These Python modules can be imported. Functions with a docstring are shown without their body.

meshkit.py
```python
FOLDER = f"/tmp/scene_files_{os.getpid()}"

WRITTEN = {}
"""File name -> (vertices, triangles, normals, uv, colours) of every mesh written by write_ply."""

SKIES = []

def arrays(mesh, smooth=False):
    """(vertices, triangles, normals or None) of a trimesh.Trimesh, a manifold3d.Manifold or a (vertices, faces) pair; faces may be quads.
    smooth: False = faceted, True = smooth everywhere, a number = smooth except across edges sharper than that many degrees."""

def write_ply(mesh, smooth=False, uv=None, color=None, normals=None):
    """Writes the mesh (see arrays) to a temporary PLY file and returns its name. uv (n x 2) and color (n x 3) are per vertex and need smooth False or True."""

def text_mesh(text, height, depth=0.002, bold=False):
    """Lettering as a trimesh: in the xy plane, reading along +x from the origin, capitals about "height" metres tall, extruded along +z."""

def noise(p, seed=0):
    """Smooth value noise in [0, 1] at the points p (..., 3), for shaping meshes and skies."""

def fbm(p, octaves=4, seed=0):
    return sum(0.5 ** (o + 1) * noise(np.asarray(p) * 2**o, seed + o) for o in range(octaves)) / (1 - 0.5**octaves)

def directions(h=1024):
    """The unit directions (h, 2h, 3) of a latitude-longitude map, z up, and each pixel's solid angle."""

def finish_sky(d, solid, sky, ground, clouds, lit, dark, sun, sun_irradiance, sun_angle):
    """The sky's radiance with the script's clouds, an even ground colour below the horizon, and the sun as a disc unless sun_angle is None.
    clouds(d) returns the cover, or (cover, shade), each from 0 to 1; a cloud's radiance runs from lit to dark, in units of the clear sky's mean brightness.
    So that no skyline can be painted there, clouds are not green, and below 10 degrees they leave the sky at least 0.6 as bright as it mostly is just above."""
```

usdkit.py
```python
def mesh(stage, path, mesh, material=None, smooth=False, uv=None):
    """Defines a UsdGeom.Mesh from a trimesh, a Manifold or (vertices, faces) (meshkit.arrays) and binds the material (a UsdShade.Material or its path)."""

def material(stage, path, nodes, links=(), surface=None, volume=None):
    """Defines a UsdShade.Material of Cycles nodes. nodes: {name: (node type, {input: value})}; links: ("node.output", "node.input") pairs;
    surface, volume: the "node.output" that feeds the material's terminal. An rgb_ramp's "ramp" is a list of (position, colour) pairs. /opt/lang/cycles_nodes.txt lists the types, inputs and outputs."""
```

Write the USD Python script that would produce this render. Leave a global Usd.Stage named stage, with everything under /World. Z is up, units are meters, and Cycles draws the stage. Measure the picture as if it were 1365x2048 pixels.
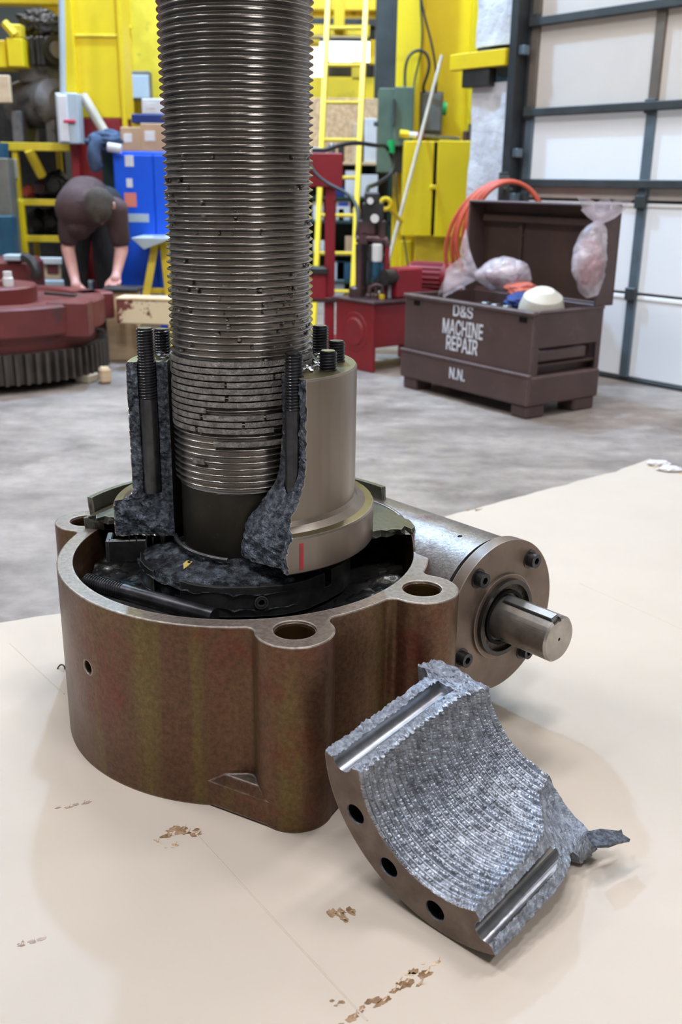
import math, random
import numpy as np, trimesh, manifold3d as m3
from manifold3d import Manifold, CrossSection, Mesh as MMesh
import shapely.geometry as sg, shapely.ops as so
from pxr import Usd, UsdGeom, UsdLux, UsdShade, Gf, Sdf
import usdkit, meshkit
from meshkit import fbm, noise
rng = random.Random(7); nrg = np.random.default_rng(7)
stage = Usd.Stage.CreateInMemory()
UsdGeom.SetStageUpAxis(stage, UsdGeom.Tokens.z); UsdGeom.SetStageMetersPerUnit(stage, 1.0)
UsdGeom.Xform.Define(stage, '/World'); UsdGeom.Scope.Define(stage, '/World/Looks')

# ------------------------------------------------------------------ camera, lamps, exposure
W, HH, FPX, CAMH = 1365, 2048, 1950.0, 1.05
PITCH, ROLL = math.radians(18.7), math.radians(-0.8)
FWD = np.array([0, math.cos(PITCH), -math.sin(PITCH)]); _u = np.array([0, math.sin(PITCH), math.cos(PITCH)]); _x = np.array([1., 0, 0])
RGT = math.cos(ROLL) * _x - math.sin(ROLL) * _u; UPV = math.cos(ROLL) * _u + math.sin(ROLL) * _x
EYE = np.array([0, 0, CAMH])
cam = UsdGeom.Camera.Define(stage, '/World/camera')
cam.CreateHorizontalApertureAttr(24.0); cam.CreateVerticalApertureAttr(24.0 * HH / W); cam.CreateFocalLengthAttr(24.0 * FPX / W)
cam.CreateClippingRangeAttr(Gf.Vec2f(0.05, 100)); cam.CreateFStopAttr(4.5); cam.CreateFocusDistanceAttr(1.72); cam.CreateExposureAttr(0.0)
_m = np.eye(4); _m[0, :3] = RGT; _m[1, :3] = UPV; _m[2, :3] = -FWD; _m[3, :3] = EYE
cam.AddTransformOp().Set(Gf.Matrix4d(*_m.ravel().tolist()))

def lin(*c):
    c = np.array(c, float) / 255.0
    return tuple(np.where(c <= .04045, c / 12.92, ((c + .055) / 1.055) ** 2.4).tolist())

dome = UsdLux.DomeLight.Define(stage, '/World/ambient'); dome.CreateIntensityAttr(0.05); dome.CreateColorAttr(Gf.Vec3f(1, .97, .93))
key = UsdLux.SphereLight.Define(stage, '/World/high_bay_bulb'); key.CreateRadiusAttr(0.10); key.CreateIntensityAttr(1950); key.CreateColorAttr(Gf.Vec3f(.36, .62, 1.0))
KEYP = (-1.10, 6.75, 4.6); key.AddTranslateOp().Set(KEYP)
LAMPS = [(-2.2, 1.9), (0.0, -0.4), (2.2, -1.0), (-4.6, 3.6), (-3.4, 8.2), (1.2, 9.6), (1.0, 6.7), (1.3, 3.3), (0.12, 3.35)]  # final entries: unseen lamps added to brighten column, door and screw
POWER = [44, 38, 58, 50, 60, 75, 44, 30, 34]
for _i, (_lx, _ly) in enumerate(LAMPS):
    r = UsdLux.RectLight.Define(stage, '/World/lamp_glow_%03d' % _i); r.CreateWidthAttr(1.3); r.CreateHeightAttr(0.5)
    r.CreateIntensityAttr(POWER[_i]); r.CreateColorAttr(Gf.Vec3f(1.0, .99, 1.04)); r.AddTranslateOp().Set((_lx, _ly, 5.28))
    r.AddRotateZOp().Set(39.0)

# ------------------------------------------------------------------ helpers
used = {}
def numbered(parent, name):
    k = (parent, name); n = used.get(k, 0); used[k] = n + 1
    return name if n == 0 else '%s_%03d' % (name, n)
def path_of(p): return str(p.GetPath()) if p is not None else '/World'
def data(prim, label=None, cat=None, group=None, kind=None):
    for k, v in (('label', label), ('category', cat), ('group', group), ('kind', kind)):
        if v: prim.SetCustomDataByKey(k, v)
def thing(name, label, cat, loc=(0, 0, 0), rotz=0.0, group=None, kind=None):
    x = UsdGeom.Xform.Define(stage, '/World/' + numbered('/World', name)); x.AddTranslateOp().Set(tuple(float(v) for v in loc))
    if rotz: x.AddRotateZOp().Set(float(rotz))
    data(x.GetPrim(), label, cat, group, kind); return x.GetPrim()
BASE = {}
def obj(name, mesh, m, parent=None, label=None, smooth=30, kind=None, cat=None, group=None, off=None, loc=None):
    """one Mesh prim; mesh given in world space is shifted by -off into the parent's frame"""
    v, f, n = meshkit.arrays(mesh, False)
    if off is not None: v = v - np.asarray(off, float)
    p = path_of(parent) + '/' + numbered(path_of(parent), name)
    u = usdkit.mesh(stage, p, trimesh.Trimesh(v, f, process=False) if smooth is False else tm(v, f), m, smooth)
    if loc is not None: u.AddTranslateOp().Set(tuple(float(q) for q in loc))
    data(u.GetPrim(), label, cat, group, kind); return u.GetPrim()
def tm(v, f): return trimesh.Trimesh(v, f, process=True)
def single(name, label, cat, mesh, m, loc=(0, 0, 0), smooth=30, group=None, kind=None):
    return obj(name, mesh, m, None, label, smooth, kind, cat, group, loc, loc)
def struct(name, mesh, m, smooth=False, label=None): return obj(name, mesh, m, None, label, smooth, 'structure')
def copy_of(prim, loc, rotz, label, group=None):
    was = prim.GetCustomData()
    r = thing(prim.GetName().rstrip('0123456789_'), label, was['category'], loc, rotz, group or was.get('group'))
    r.GetReferences().AddInternalReference(prim.GetPath()); r.SetInstanceable(True); return r
def ray(px, py): return FWD + RGT * (px - W / 2) / FPX - UPV * (py - HH / 2) / FPX
def at(px, py, Y): d = ray(px, py); return EYE + d * (Y / d[1])
def onz(px, py, z=0.0): d = ray(px, py); return EYE + d * ((z - CAMH) / d[2])
cat_ = trimesh.util.concatenate
def T(m, t): m = m.copy(); m.apply_translation(t); return m
def Rz(m, deg): m = m.copy(); m.apply_transform(trimesh.transformations.rotation_matrix(math.radians(deg), [0, 0, 1])); return m
def RA(m, deg, ax): m = m.copy(); m.apply_transform(trimesh.transformations.rotation_matrix(math.radians(deg), ax)); return m
def cbox(sx, sy, sz, c=0.004, center=(0, 0, 0)):
    c = min(c, sx * .3, sy * .3, sz * .3); P = []
    for a in (-1, 1):
        for b in (-1, 1):
            for d in (-1, 1):
                for k in range(3):
                    q = [a * sx / 2, b * sy / 2, d * sz / 2]; s = (a, b, d)
                    for j in range(3):
                        if j != k: q[j] -= s[j] * c
                    P.append(q)
    return T(trimesh.convex.convex_hull(np.array(P)), center)
def wbox(p0, p1, c=0.004):      # box from two corners
    p0, p1 = np.minimum(p0, p1), np.maximum(p0, p1); return cbox(*(p1 - p0), c=c, center=(p0 + p1) / 2)
def pbox(x0, y0, x1, y1, Y, depth, c=0.006):   # box whose front face stands at distance Y
    a, b = at(x0, y1, Y), at(x1, y0, Y); a2, b2 = at(x0, y0, Y), at(x1, y1, Y)
    xa, xb = (a[0] + a2[0]) / 2, (b[0] + b2[0]) / 2
    return wbox((xa, Y, a[2]), (xb, Y + depth, b[2]), c)
def cyl(p, q, r, n=20, r2=None):
    p, q = np.array(p, float), np.array(q, float); d = q - p; L = np.linalg.norm(d); d = d / L
    a = np.cross(d, [0, 0, 1.] if abs(d[2]) < .9 else [1., 0, 0]); a /= np.linalg.norm(a); b = np.cross(d, a)
    t = np.arange(n) * 2 * math.pi / n; ring = np.outer(np.cos(t), a) + np.outer(np.sin(t), b); r2 = r if r2 is None else r2
    v = np.vstack([p + ring * r, q + ring * r2, [p], [q]]); f = []
    for i in range(n):
        j = (i + 1) % n; f += [[i, j, n + j], [i, n + j, n + i], [2 * n, j, i], [2 * n + 1, n + i, n + j]]
    m = trimesh.Trimesh(v, np.array(f)[:, ::-1], process=False)
    if m.volume < 0: m.invert()
    return m
def tube(pts, r, n=10, closed=False):
    pts = np.array(pts, float); k = len(pts); tg = np.gradient(pts, axis=0)
    if closed: tg = np.roll(pts, -1, 0) - np.roll(pts, 1, 0)
    tg /= np.linalg.norm(tg, axis=1)[:, None] + 1e-12; a = np.cross(tg[0], [0.3, .5, .8]); a /= np.linalg.norm(a); V = []
    rr = np.broadcast_to(r, (k,)); t = np.arange(n) * 2 * math.pi / n
    for i in range(k):
        a = a - tg[i] * (a @ tg[i]); a /= np.linalg.norm(a); b = np.cross(tg[i], a)
        V.append(pts[i] + rr[i] * (np.outer(np.cos(t), a) + np.outer(np.sin(t), b)))
    V = np.vstack(V); f = []
    for i in range(k if closed else k - 1):
        i2 = (i + 1) % k
        for j in range(n):
            j2 = (j + 1) % n; f += [[i * n + j, i * n + j2, i2 * n + j2], [i * n + j, i2 * n + j2, i2 * n + j]]
    if not closed:
        V = np.vstack([V, pts[:1], pts[-1:]])
        for j in range(n):
            j2 = (j + 1) % n; f += [[len(V) - 2, j2, j], [len(V) - 1, (k - 1) * n + j, (k - 1) * n + j2]]
    return trimesh.Trimesh(V, f, process=False)
def spline(pts, n=40):
    from scipy.interpolate import CubicSpline
    pts = np.array(pts, float); s = np.r_[0, np.cumsum(np.linalg.norm(np.diff(pts, axis=0), axis=1))]
    return CubicSpline(s, pts)(np.linspace(0, s[-1], n))
def lathe(prof, n=48, center=(0, 0, 0)):
    m = trimesh.creation.revolve(np.array(prof, float), sections=n)
    if m.volume < 0: m.invert()
    return T(m, center)
def to_man(m): return Manifold(MMesh(vert_properties=np.asarray(m.vertices, np.float32), tri_verts=np.asarray(m.faces, np.uint32)))
def from_man(m): q = m.to_mesh(); return trimesh.Trimesh(q.vert_properties[:, :3].astype(float), q.tri_verts.astype(int), process=False)
def ext(poly, h, z=0):
    geoms = getattr(poly, 'geoms', [poly])
    return cat_([T(trimesh.creation.extrude_polygon(g, h, engine='earcut'), (0, 0, z)) for g in geoms])
def cs_of(poly):
    rings = []
    for g in getattr(poly, 'geoms', [poly]):
        rings.append(np.array(g.exterior.coords)[:-1]); rings += [np.array(i.coords)[:-1] for i in g.interiors]
    return CrossSection([r.astype(np.float64) for r in rings], m3.FillRule.EvenOdd)
def sphere_blob(c, r, sub=3, amp=.2, fr=2.0, seed=0, scale=(1, 1, 1)):
    s = trimesh.creation.icosphere(subdivisions=sub); n = s.vertices.copy()
    s.vertices = n * (1 + amp * (fbm(n * fr + 9.1 + seed * 3.7, 3, seed)[:, None] - .5) * 2) * r * np.array(scale) + np.array(c); return s

# ------------------------------------------------------------------ materials
def M(name, c1, c2=None, rough=.5, metal=0.0, scale=6.0, bump=0.0, bscale=60.0, edge=None, edge_r=.004, stretch=None, r2=None, coat=0.0,
      detail=4.0, fine=None, soft=0.0, spot=None, spot_scale=14.0, spot_lo=.56, spot_hi=.62, top=None, spec=.5, bdist=.004, contrast=(.35, .65), streak=None, trans=0.0):
    nodes = {'p': ('principled_bsdf', {'metallic': metal, 'roughness': rough, 'specular_ior_level': spec, 'coat_weight': coat, 'coat_roughness': .12, 'base_color': c1, 'transmission_weight': trans}),
             'tc': ('texture_coordinate', {}), 'mp': ('mapping', {'scale': stretch or (1, 1, 1)})}
    links = [('tc.object', 'mp.vector')]; col = None
    if c2 is not None:
        nodes['n'] = ('noise_texture', {'scale': scale, 'detail': detail, 'roughness': .6}); links.append(('mp.vector', 'n.vector'))
        nodes['r'] = ('rgb_ramp', {'ramp': [(0, c1), (contrast[0], c1), (contrast[1], c2), (1, c2)]}); links.append(('n.fac', 'r.fac')); col = 'r.color'
    def layer(key, colour, facout):
        nonlocal col
        nodes[key] = ('mix', {'color1': c1, 'color2': colour}); links.append((facout, key + '.fac'))
        if col: links.append((col, key + '.color1'))
        col = key + '.color'
    if streak is not None:
        nodes['sm'] = ('mapping', {'scale': (1, 1, .06)}); links.append(('tc.object', 'sm.vector'))
        nodes['sn'] = ('noise_texture', {'scale': streak[1], 'detail': 3.0}); links.append(('sm.vector', 'sn.vector'))
        nodes['sr'] = ('map_range', {'from_min': .48, 'from_max': .66, 'to_min': 0, 'to_max': streak[2], 'clamp': True}); links.append(('sn.fac', 'sr.value')); layer('sx', streak[0], 'sr.result')
    if spot is not None:
        nodes['s'] = ('noise_texture', {'scale': spot_scale, 'detail': 5.0, 'roughness': .65}); links.append(('tc.object', 's.vector'))
        nodes['sp'] = ('map_range', {'from_min': spot_lo, 'from_max': spot_hi, 'to_min': 0, 'to_max': 1, 'clamp': True}); links.append(('s.fac', 'sp.value')); layer('spx', spot, 'sp.result')
    if top is not None:      # machined upward faces are bare metal
        nodes['g'] = ('geometry', {}); nodes['gz'] = ('separate_xyz', {}); links.append(('g.true_normal', 'gz.vector'))
        nodes['tr'] = ('map_range', {'from_min': .9, 'from_max': .96, 'to_min': 0, 'to_max': 1, 'clamp': True}); links.append(('gz.z', 'tr.value')); layer('tx', top, 'tr.result')
    if edge is not None:
        nodes['bv'] = ('bevel', {'radius': edge_r, 'samples': 6}); nodes['ge'] = ('geometry', {}); nodes['dt'] = ('normal', {})
        nodes['vm'] = ('mix', {'mix_type': 'difference', 'fac': 1.0}); links += [('bv.bevel', 'vm.color1'), ('ge.normal', 'vm.color2')]
        nodes['vl'] = ('rgb_to_bw', {}); links.append(('vm.color', 'vl.color'))
        nodes['en'] = ('noise_texture', {'scale': 45.0, 'detail': 3.0}); links.append(('tc.object', 'en.vector'))
        nodes['em'] = ('math', {'math_type': 'multiply'}); links += [('vl.val', 'em.value1'), ('en.fac', 'em.value2')]
        nodes['er'] = ('map_range', {'from_min': .04, 'from_max': .12, 'to_min': 0, 'to_max': .9, 'clamp': True}); links.append(('em.value', 'er.value')); layer('ex', edge, 'er.result')
    if fine is not None:     # small mottling
        nodes['fn'] = ('noise_texture', {'scale': fine[0], 'detail': 6.0, 'roughness': .7}); links.append(('tc.object', 'fn.vector'))
        nodes['fr'] = ('map_range', {'from_min': .36, 'from_max': .64, 'to_min': 1 - fine[1], 'to_max': 1 + fine[1], 'clamp': True}); links.append(('fn.fac', 'fr.value'))
        nodes['fh'] = ('hsv', {'color': c1}); links.append(('fr.result', 'fh.value'))
        if col: links.append((col, 'fh.color'))
        col = 'fh.color'
    if col: links.append((col, 'p.base_color'))
    if soft:
        nodes['sb'] = ('bevel', {'radius': soft, 'samples': 6})
        if not bump: links.append(('sb.bevel', 'p.normal'))
    if r2 is not None:
        nodes['rn'] = ('noise_texture', {'scale': scale * 1.7, 'detail': 4.0}); links.append(('mp.vector', 'rn.vector'))
        nodes['rr'] = ('map_range', {'from_min': .35, 'from_max': .65, 'to_min': rough, 'to_max': r2, 'clamp': True}); links += [('rn.fac', 'rr.value'), ('rr.result', 'p.roughness')]
    if bump:
        nodes['bn'] = ('noise_texture', {'scale': bscale, 'detail': 5.0, 'roughness': .62}); links.append(('tc.object', 'bn.vector'))
        nodes['b'] = ('bump', {'strength': bump, 'distance': bdist}); links += [('bn.fac', 'b.height'), ('b.normal', 'p.normal')]
        if soft: links.append(('sb.bevel', 'b.normal'))
    return usdkit.material(stage, '/World/Looks/' + name, nodes, links, surface='p.BSDF')

floor_m = M('concrete', lin(126, 116, 108), lin(160, 149, 140), .62, 0, 1.3, .25, 40, stretch=(1.0, 2.2, 1), r2=.45, detail=8, spot=lin(100, 90, 84), spot_scale=1.7, spot_lo=.54, spot_hi=.70, contrast=(.38, .6), fine=(9.0, .16))
card_m = M('cardboard_face', lin(196, 184, 169), lin(201, 189, 174), .75, 0, 2.0, .05, 150, detail=3, spec=.25)
card_core_m = M('cardboard_core', lin(120, 92, 66), lin(176, 148, 118), .9, 0, 60, .5, 200, spec=.1)
card_light_m = M('cardboard_torn_ply', lin(214, 190, 160), lin(176, 146, 112), .85, 0, 40, .3, 150, spec=.1)
stain_m = M('grease_smudge', lin(150, 134, 124), lin(186, 168, 152), .7, 0, 30, spec=.2)
wall_m = M('wall_sheet', lin(120, 120, 112), lin(98, 98, 92), .7, 0, 1.2)
ceil_m = M('ceiling_sheet', lin(206, 204, 200), lin(196, 194, 190), .8, 0, .8)
light_wall = M('white_wall_sheet', lin(214, 212, 208), lin(204, 202, 198), .7, 0, 1.0)
house_m = M('oily_cast_steel', lin(88, 62, 46), lin(108, 80, 58), .30, .6, 4.0, .22, 170, stretch=(1, 1, .45), r2=.46, detail=7, spot=lin(104, 52, 40), spot_scale=5.5, spot_lo=.54, spot_hi=.74, fine=(110, .26), soft=.004,
            top=lin(128, 116, 106), edge=lin(180, 170, 160), edge_r=.007, streak=(lin(104, 92, 50), 24, .7), spec=.5, bdist=.0022)
bore_m = M('bore_bronze', lin(98, 72, 38), lin(74, 52, 30), .35, .6, 12, .1, 90)
black_m = M('black_grease', lin(24, 24, 25), lin(48, 47, 43), .14, .25, 16, .6, 55, r2=.5, coat=.25, spot=lin(62, 60, 40), spot_scale=10, spot_lo=.6, spot_hi=.75, bdist=.006)
ring_m = M('blackened_steel', lin(40, 40, 41), lin(70, 69, 68), .28, .55, 12, .35, 70, r2=.5, edge=lin(120, 120, 120), bdist=.003)
screw_m = M('oiled_screw_steel', lin(150, 146, 141), lin(168, 163, 158), .17, .95, 9, .05, 120, r2=.25, bdist=.0006, fine=(40, .06))
screw_plain_m = M('oil_black_shank', lin(46, 43, 38), lin(60, 56, 48), .32, .7, 8, .2, 90, r2=.5, bdist=.001, spot=lin(74, 70, 62), spot_scale=60, spot_lo=.64, spot_hi=.7)
remnant_m = M('torn_thread_metal', lin(122, 118, 114), lin(162, 158, 153), .42, .8, 60, 1.0, 300, bdist=.003, fine=(160, .3))
crumb_m = M('metal_crumb', lin(104, 100, 96), lin(160, 156, 150), .38, .7, 60, .5, 200, bdist=.002)
nut_m = M('turned_nut_steel', lin(150, 139, 128), lin(136, 127, 118), .30, .75, 6, .05, 60, stretch=(1, 1, .35), r2=.4, bdist=.001, top=lin(108, 99, 68), streak=(lin(122, 108, 88), 14, .5), edge=lin(196, 186, 176), edge_r=.003)
frac_m = M('dark_fracture', lin(74, 79, 86), lin(128, 136, 146), .28, .85, 60, 1.0, 260, r2=.42, bdist=.006, fine=(120, .45))
debris_m = M('wet_black_debris', lin(40, 43, 47), lin(110, 117, 126), .22, .7, 38, 1.0, 150, r2=.4, bdist=.007, fine=(90, .6), contrast=(.42, .7))
frag_m = M('bright_fracture', lin(138, 144, 154), lin(182, 190, 202), .32, .85, 70, .9, 300, r2=.48, bdist=.004, fine=(150, .28))
groove_m = M('smooth_stud_groove', lin(120, 122, 126), lin(168, 170, 174), .24, .92, 10, .12, 60, stretch=(1, 1, 1), r2=.34, bdist=.001)
frag_thread_m = M('crushed_thread', lin(124, 128, 135), lin(176, 182, 192), .26, .9, 60, .5, 320, r2=.42, bdist=.0025, fine=(130, .2))
frag_skin_m = M('fragment_turned_skin', lin(98, 85, 76), lin(124, 110, 100), .4, .65, 18, .2, 120, r2=.52, edge=lin(170, 165, 160), edge_r=.003)
dark_hole_m = M('hole_black', lin(9, 9, 9), None, .7, 0, spec=.2)
stud_m = M('black_oxide_stud', lin(54, 54, 57), lin(80, 80, 83), .22, .8, 20, .1, 90, r2=.36, bdist=.001)
worm_m = M('worm_tube_steel', lin(158, 152, 148), lin(128, 118, 110), .3, .8, 7, .5, 190, r2=.44, fine=(120, .25), spot=lin(108, 74, 74), spot_scale=6, spot_lo=.55, spot_hi=.7, bdist=.0015, top=None, edge=lin(176, 170, 164))
cap_m = M('end_cap_steel', lin(136, 119, 105), lin(114, 100, 90), .4, .6, 12, .2, 120, r2=.52, edge=lin(186, 178, 168), edge_r=.003, bdist=.0015)
shaft_m = M('worm_shaft_steel', lin(184, 177, 168), lin(156, 149, 142), .28, .85, 16, .12, 100, r2=.42, stretch=(1, 1, 1), bdist=.001, edge=lin(190, 186, 180), edge_r=.002)
seal_m = M('oil_seal', lin(52, 48, 46), lin(72, 68, 64), .3, .5, 20, .2, 100)
cover_m = M('cover_plate_oily', lin(98, 96, 90), lin(82, 80, 70), .3, .6, 14, .35, 90, r2=.5, spot=lin(132, 128, 112), spot_scale=20, spot_lo=.6, spot_hi=.75, edge=lin(160, 160, 150), edge_r=.003, bdist=.002, top=lin(86, 80, 58))
yellow_chip_m = M('yellow_paint_chip', lin(206, 180, 92), None, .5)
chip_m = M('bright_metal_chip', lin(176, 176, 174), lin(120, 120, 120), .3, .8, 30)
red_mark_m = M('red_paint_mark', lin(196, 54, 62), lin(150, 70, 70), .6, 0, 60)
olive_mark_m = M('olive_paint_mark', lin(130, 120, 58), None, .5)
yel_m = M('safety_yellow', lin(236, 207, 18), lin(228, 197, 34), .45, 0, 2.0, spot=lin(180, 160, 40), spot_scale=3.0, spot_lo=.62, spot_hi=.8)
yel_d = M('worn_yellow', lin(228, 200, 52), lin(208, 180, 36), .5, 0, 6.0, spot=lin(110, 100, 50), spot_scale=9, spot_lo=.6, spot_hi=.72)
red_d = M('column_red', lin(128, 28, 30), lin(150, 34, 32), .55, 0, 3)
red_b = M('press_red', lin(152, 32, 44), lin(134, 28, 38), .5, 0, 4, spot=lin(96, 30, 36), spot_scale=9, spot_lo=.6, spot_hi=.7)
red_t = M('tank_red', lin(142, 26, 34), lin(120, 32, 36), .42, 0, 3, r2=.55, spot=lin(118, 48, 46), spot_scale=6, spot_lo=.58, spot_hi=.75)
oxide = M('oxide_primer', lin(120, 56, 52), lin(98, 46, 44), .42, .1, 4, r2=.55, spot=lin(84, 52, 50), spot_scale=7, spot_lo=.58, spot_hi=.72)
gear_m = M('bare_gear_steel', lin(92, 86, 80), lin(70, 66, 62), .45, .5, 8, .2, 60)
brownbox = M('job_box_brown', lin(88, 68, 64), lin(78, 60, 56), .48, .05, 5, .05, 80, r2=.6, spot=lin(104, 82, 78), spot_scale=9, spot_lo=.6, spot_hi=.75, edge=lin(128, 108, 112), edge_r=.006)
brown_in = M('job_box_inside', lin(78, 56, 46), lin(66, 48, 40), .6, 0, 5)
paint_w = M('stencil_white', lin(222, 226, 232), lin(206, 208, 216), .6, 0, 30)
white_m = M('white_plastic', lin(226, 228, 226), None, .4)
door_w = usdkit.material(stage, '/World/Looks/glowing_door_panel', {'p': ('principled_bsdf', {'base_color': lin(236, 238, 240), 'roughness': .5, 'emission_color': (.92, .97, 1.0), 'emission_strength': .13})}, [], surface='p.BSDF')   # small glow added to brighten the white door panels
door_b = M('door_panel_beige', lin(220, 211, 200), lin(215, 206, 195), .6, 0, 2)
steel_d = M('dark_painted_steel', lin(72, 78, 78), lin(58, 62, 62), .5, .2, 4)
stile_m = M('galvanised_stile', lin(120, 138, 150), lin(100, 114, 122), .45, .4, 4)
stile_b = M('worn_stile', lin(122, 112, 100), lin(104, 98, 90), .5, .3, 5)
track_m = M('door_track_steel', lin(52, 55, 58), lin(66, 70, 72), .45, .4, 4)
blue_m = M('cabinet_blue', lin(22, 92, 222), lin(16, 82, 210), .42, 0, 2)
denim_m = M('denim', lin(66, 84, 110), lin(46, 60, 84), .85, 0, 14, .4, 120)
carton_m = M('carton', lin(196, 162, 128), lin(184, 150, 118), .8, 0, 5)
carton_w = M('white_carton', lin(224, 222, 222), lin(210, 208, 208), .7, 0, 5)
label_r = M('red_print', lin(196, 60, 80), None, .6)
navy_m = M('navy_box', lin(20, 44, 110), None, .5)
wood_m = M('raw_wood', lin(222, 196, 160), lin(202, 172, 134), .7, 0, 5, stretch=(1, 1, 6), spec=.3)
wood_g = M('weathered_wood', lin(196, 184, 164), lin(170, 158, 138), .75, 0, 6, stretch=(1, 1, .3), spec=.3)
osb_m = M('osb_board', lin(226, 190, 146), lin(196, 158, 118), .75, 0, 26, contrast=(.42, .58))
paint_wood = M('patchy_painted_timber', lin(234, 218, 180), lin(226, 206, 164), .6, 0, 3, spot=lin(122, 66, 58), spot_scale=5.2, spot_lo=.52, spot_hi=.54)
green_m = M('switchbox_green', lin(92, 112, 94), lin(78, 98, 84), .5, .1, 5, r2=.6)
grey_m = M('switchbox_grey', lin(122, 118, 106), lin(104, 102, 94), .55, .1, 6)
pale_m = M('pale_grey_box', lin(190, 204, 210), lin(176, 190, 198), .45, .1, 4)
motor_m = M('dirty_motor_grey', lin(120, 114, 110), lin(92, 86, 82), .55, .2, 6, .2, 30, spot=lin(50, 48, 46), spot_scale=7, spot_lo=.55, spot_hi=.68)
dark_m = M('dark_machine', lin(48, 47, 46), lin(66, 64, 62), .45, .4, 9, .3, 40, spot=lin(92, 90, 88), spot_scale=11, spot_lo=.62, spot_hi=.72)
rack_g = M('rack_dark_green', lin(24, 52, 48), lin(32, 62, 58), .5, .1, 5)
teal_m = M('teal_bin', lin(36, 90, 110), lin(28, 70, 96), .5, 0, 5)
cable_m = M('black_cable', lin(44, 46, 46), None, .5)
steel_m = M('bright_steel', lin(150, 150, 148), lin(120, 120, 118), .3, .85, 8)
mauve_m = M('oiled_pump_steel', lin(96, 70, 72), lin(70, 56, 56), .4, .4, 10, .2, 40)
orange_m = M('orange_hose', lin(206, 92, 64), lin(186, 78, 54), .5, 0, 12)
green_tag = M('green_plug', lin(30, 182, 98), None, .45)
wrap_m = M('white_sheeting', lin(226, 226, 228), lin(204, 204, 208), .35, 0, 3, .7, 7, bdist=.03, contrast=(.4, .6))
shirt_m = M('maroon_shirt', lin(78, 58, 58), lin(66, 48, 48), .85, 0, 12, .3, 60)
trouser_m = M('charcoal_trousers', lin(52, 52, 54), lin(42, 42, 44), .9, 0, 12, .3, 60)
skin_m = M('skin', lin(214, 164, 152), lin(204, 150, 138), .55, 0, 12)
hair_m = M('cap_cloth', lin(74, 66, 56), lin(60, 54, 46), .9, 0, 30, .4, 120)
rag_m = M('pink_rags', lin(190, 140, 142), lin(150, 96, 100), .9, 0, 9, .4, 30)
rag_o = M('salmon_cloth', lin(222, 128, 110), None, .85)
blue_rag = M('blue_cloth', lin(46, 68, 130), lin(30, 48, 104), .8, 0, 14, .4, 40)
helmet_m = M('off_white_shell', lin(222, 218, 204), lin(206, 200, 184), .5, 0, 4)
lampglow = usdkit.material(stage, '/World/Looks/lamp_glow', {'e': ('emission', {'color': (1, .98, .95), 'strength': 5.0})}, [], surface='e.emission')
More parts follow.
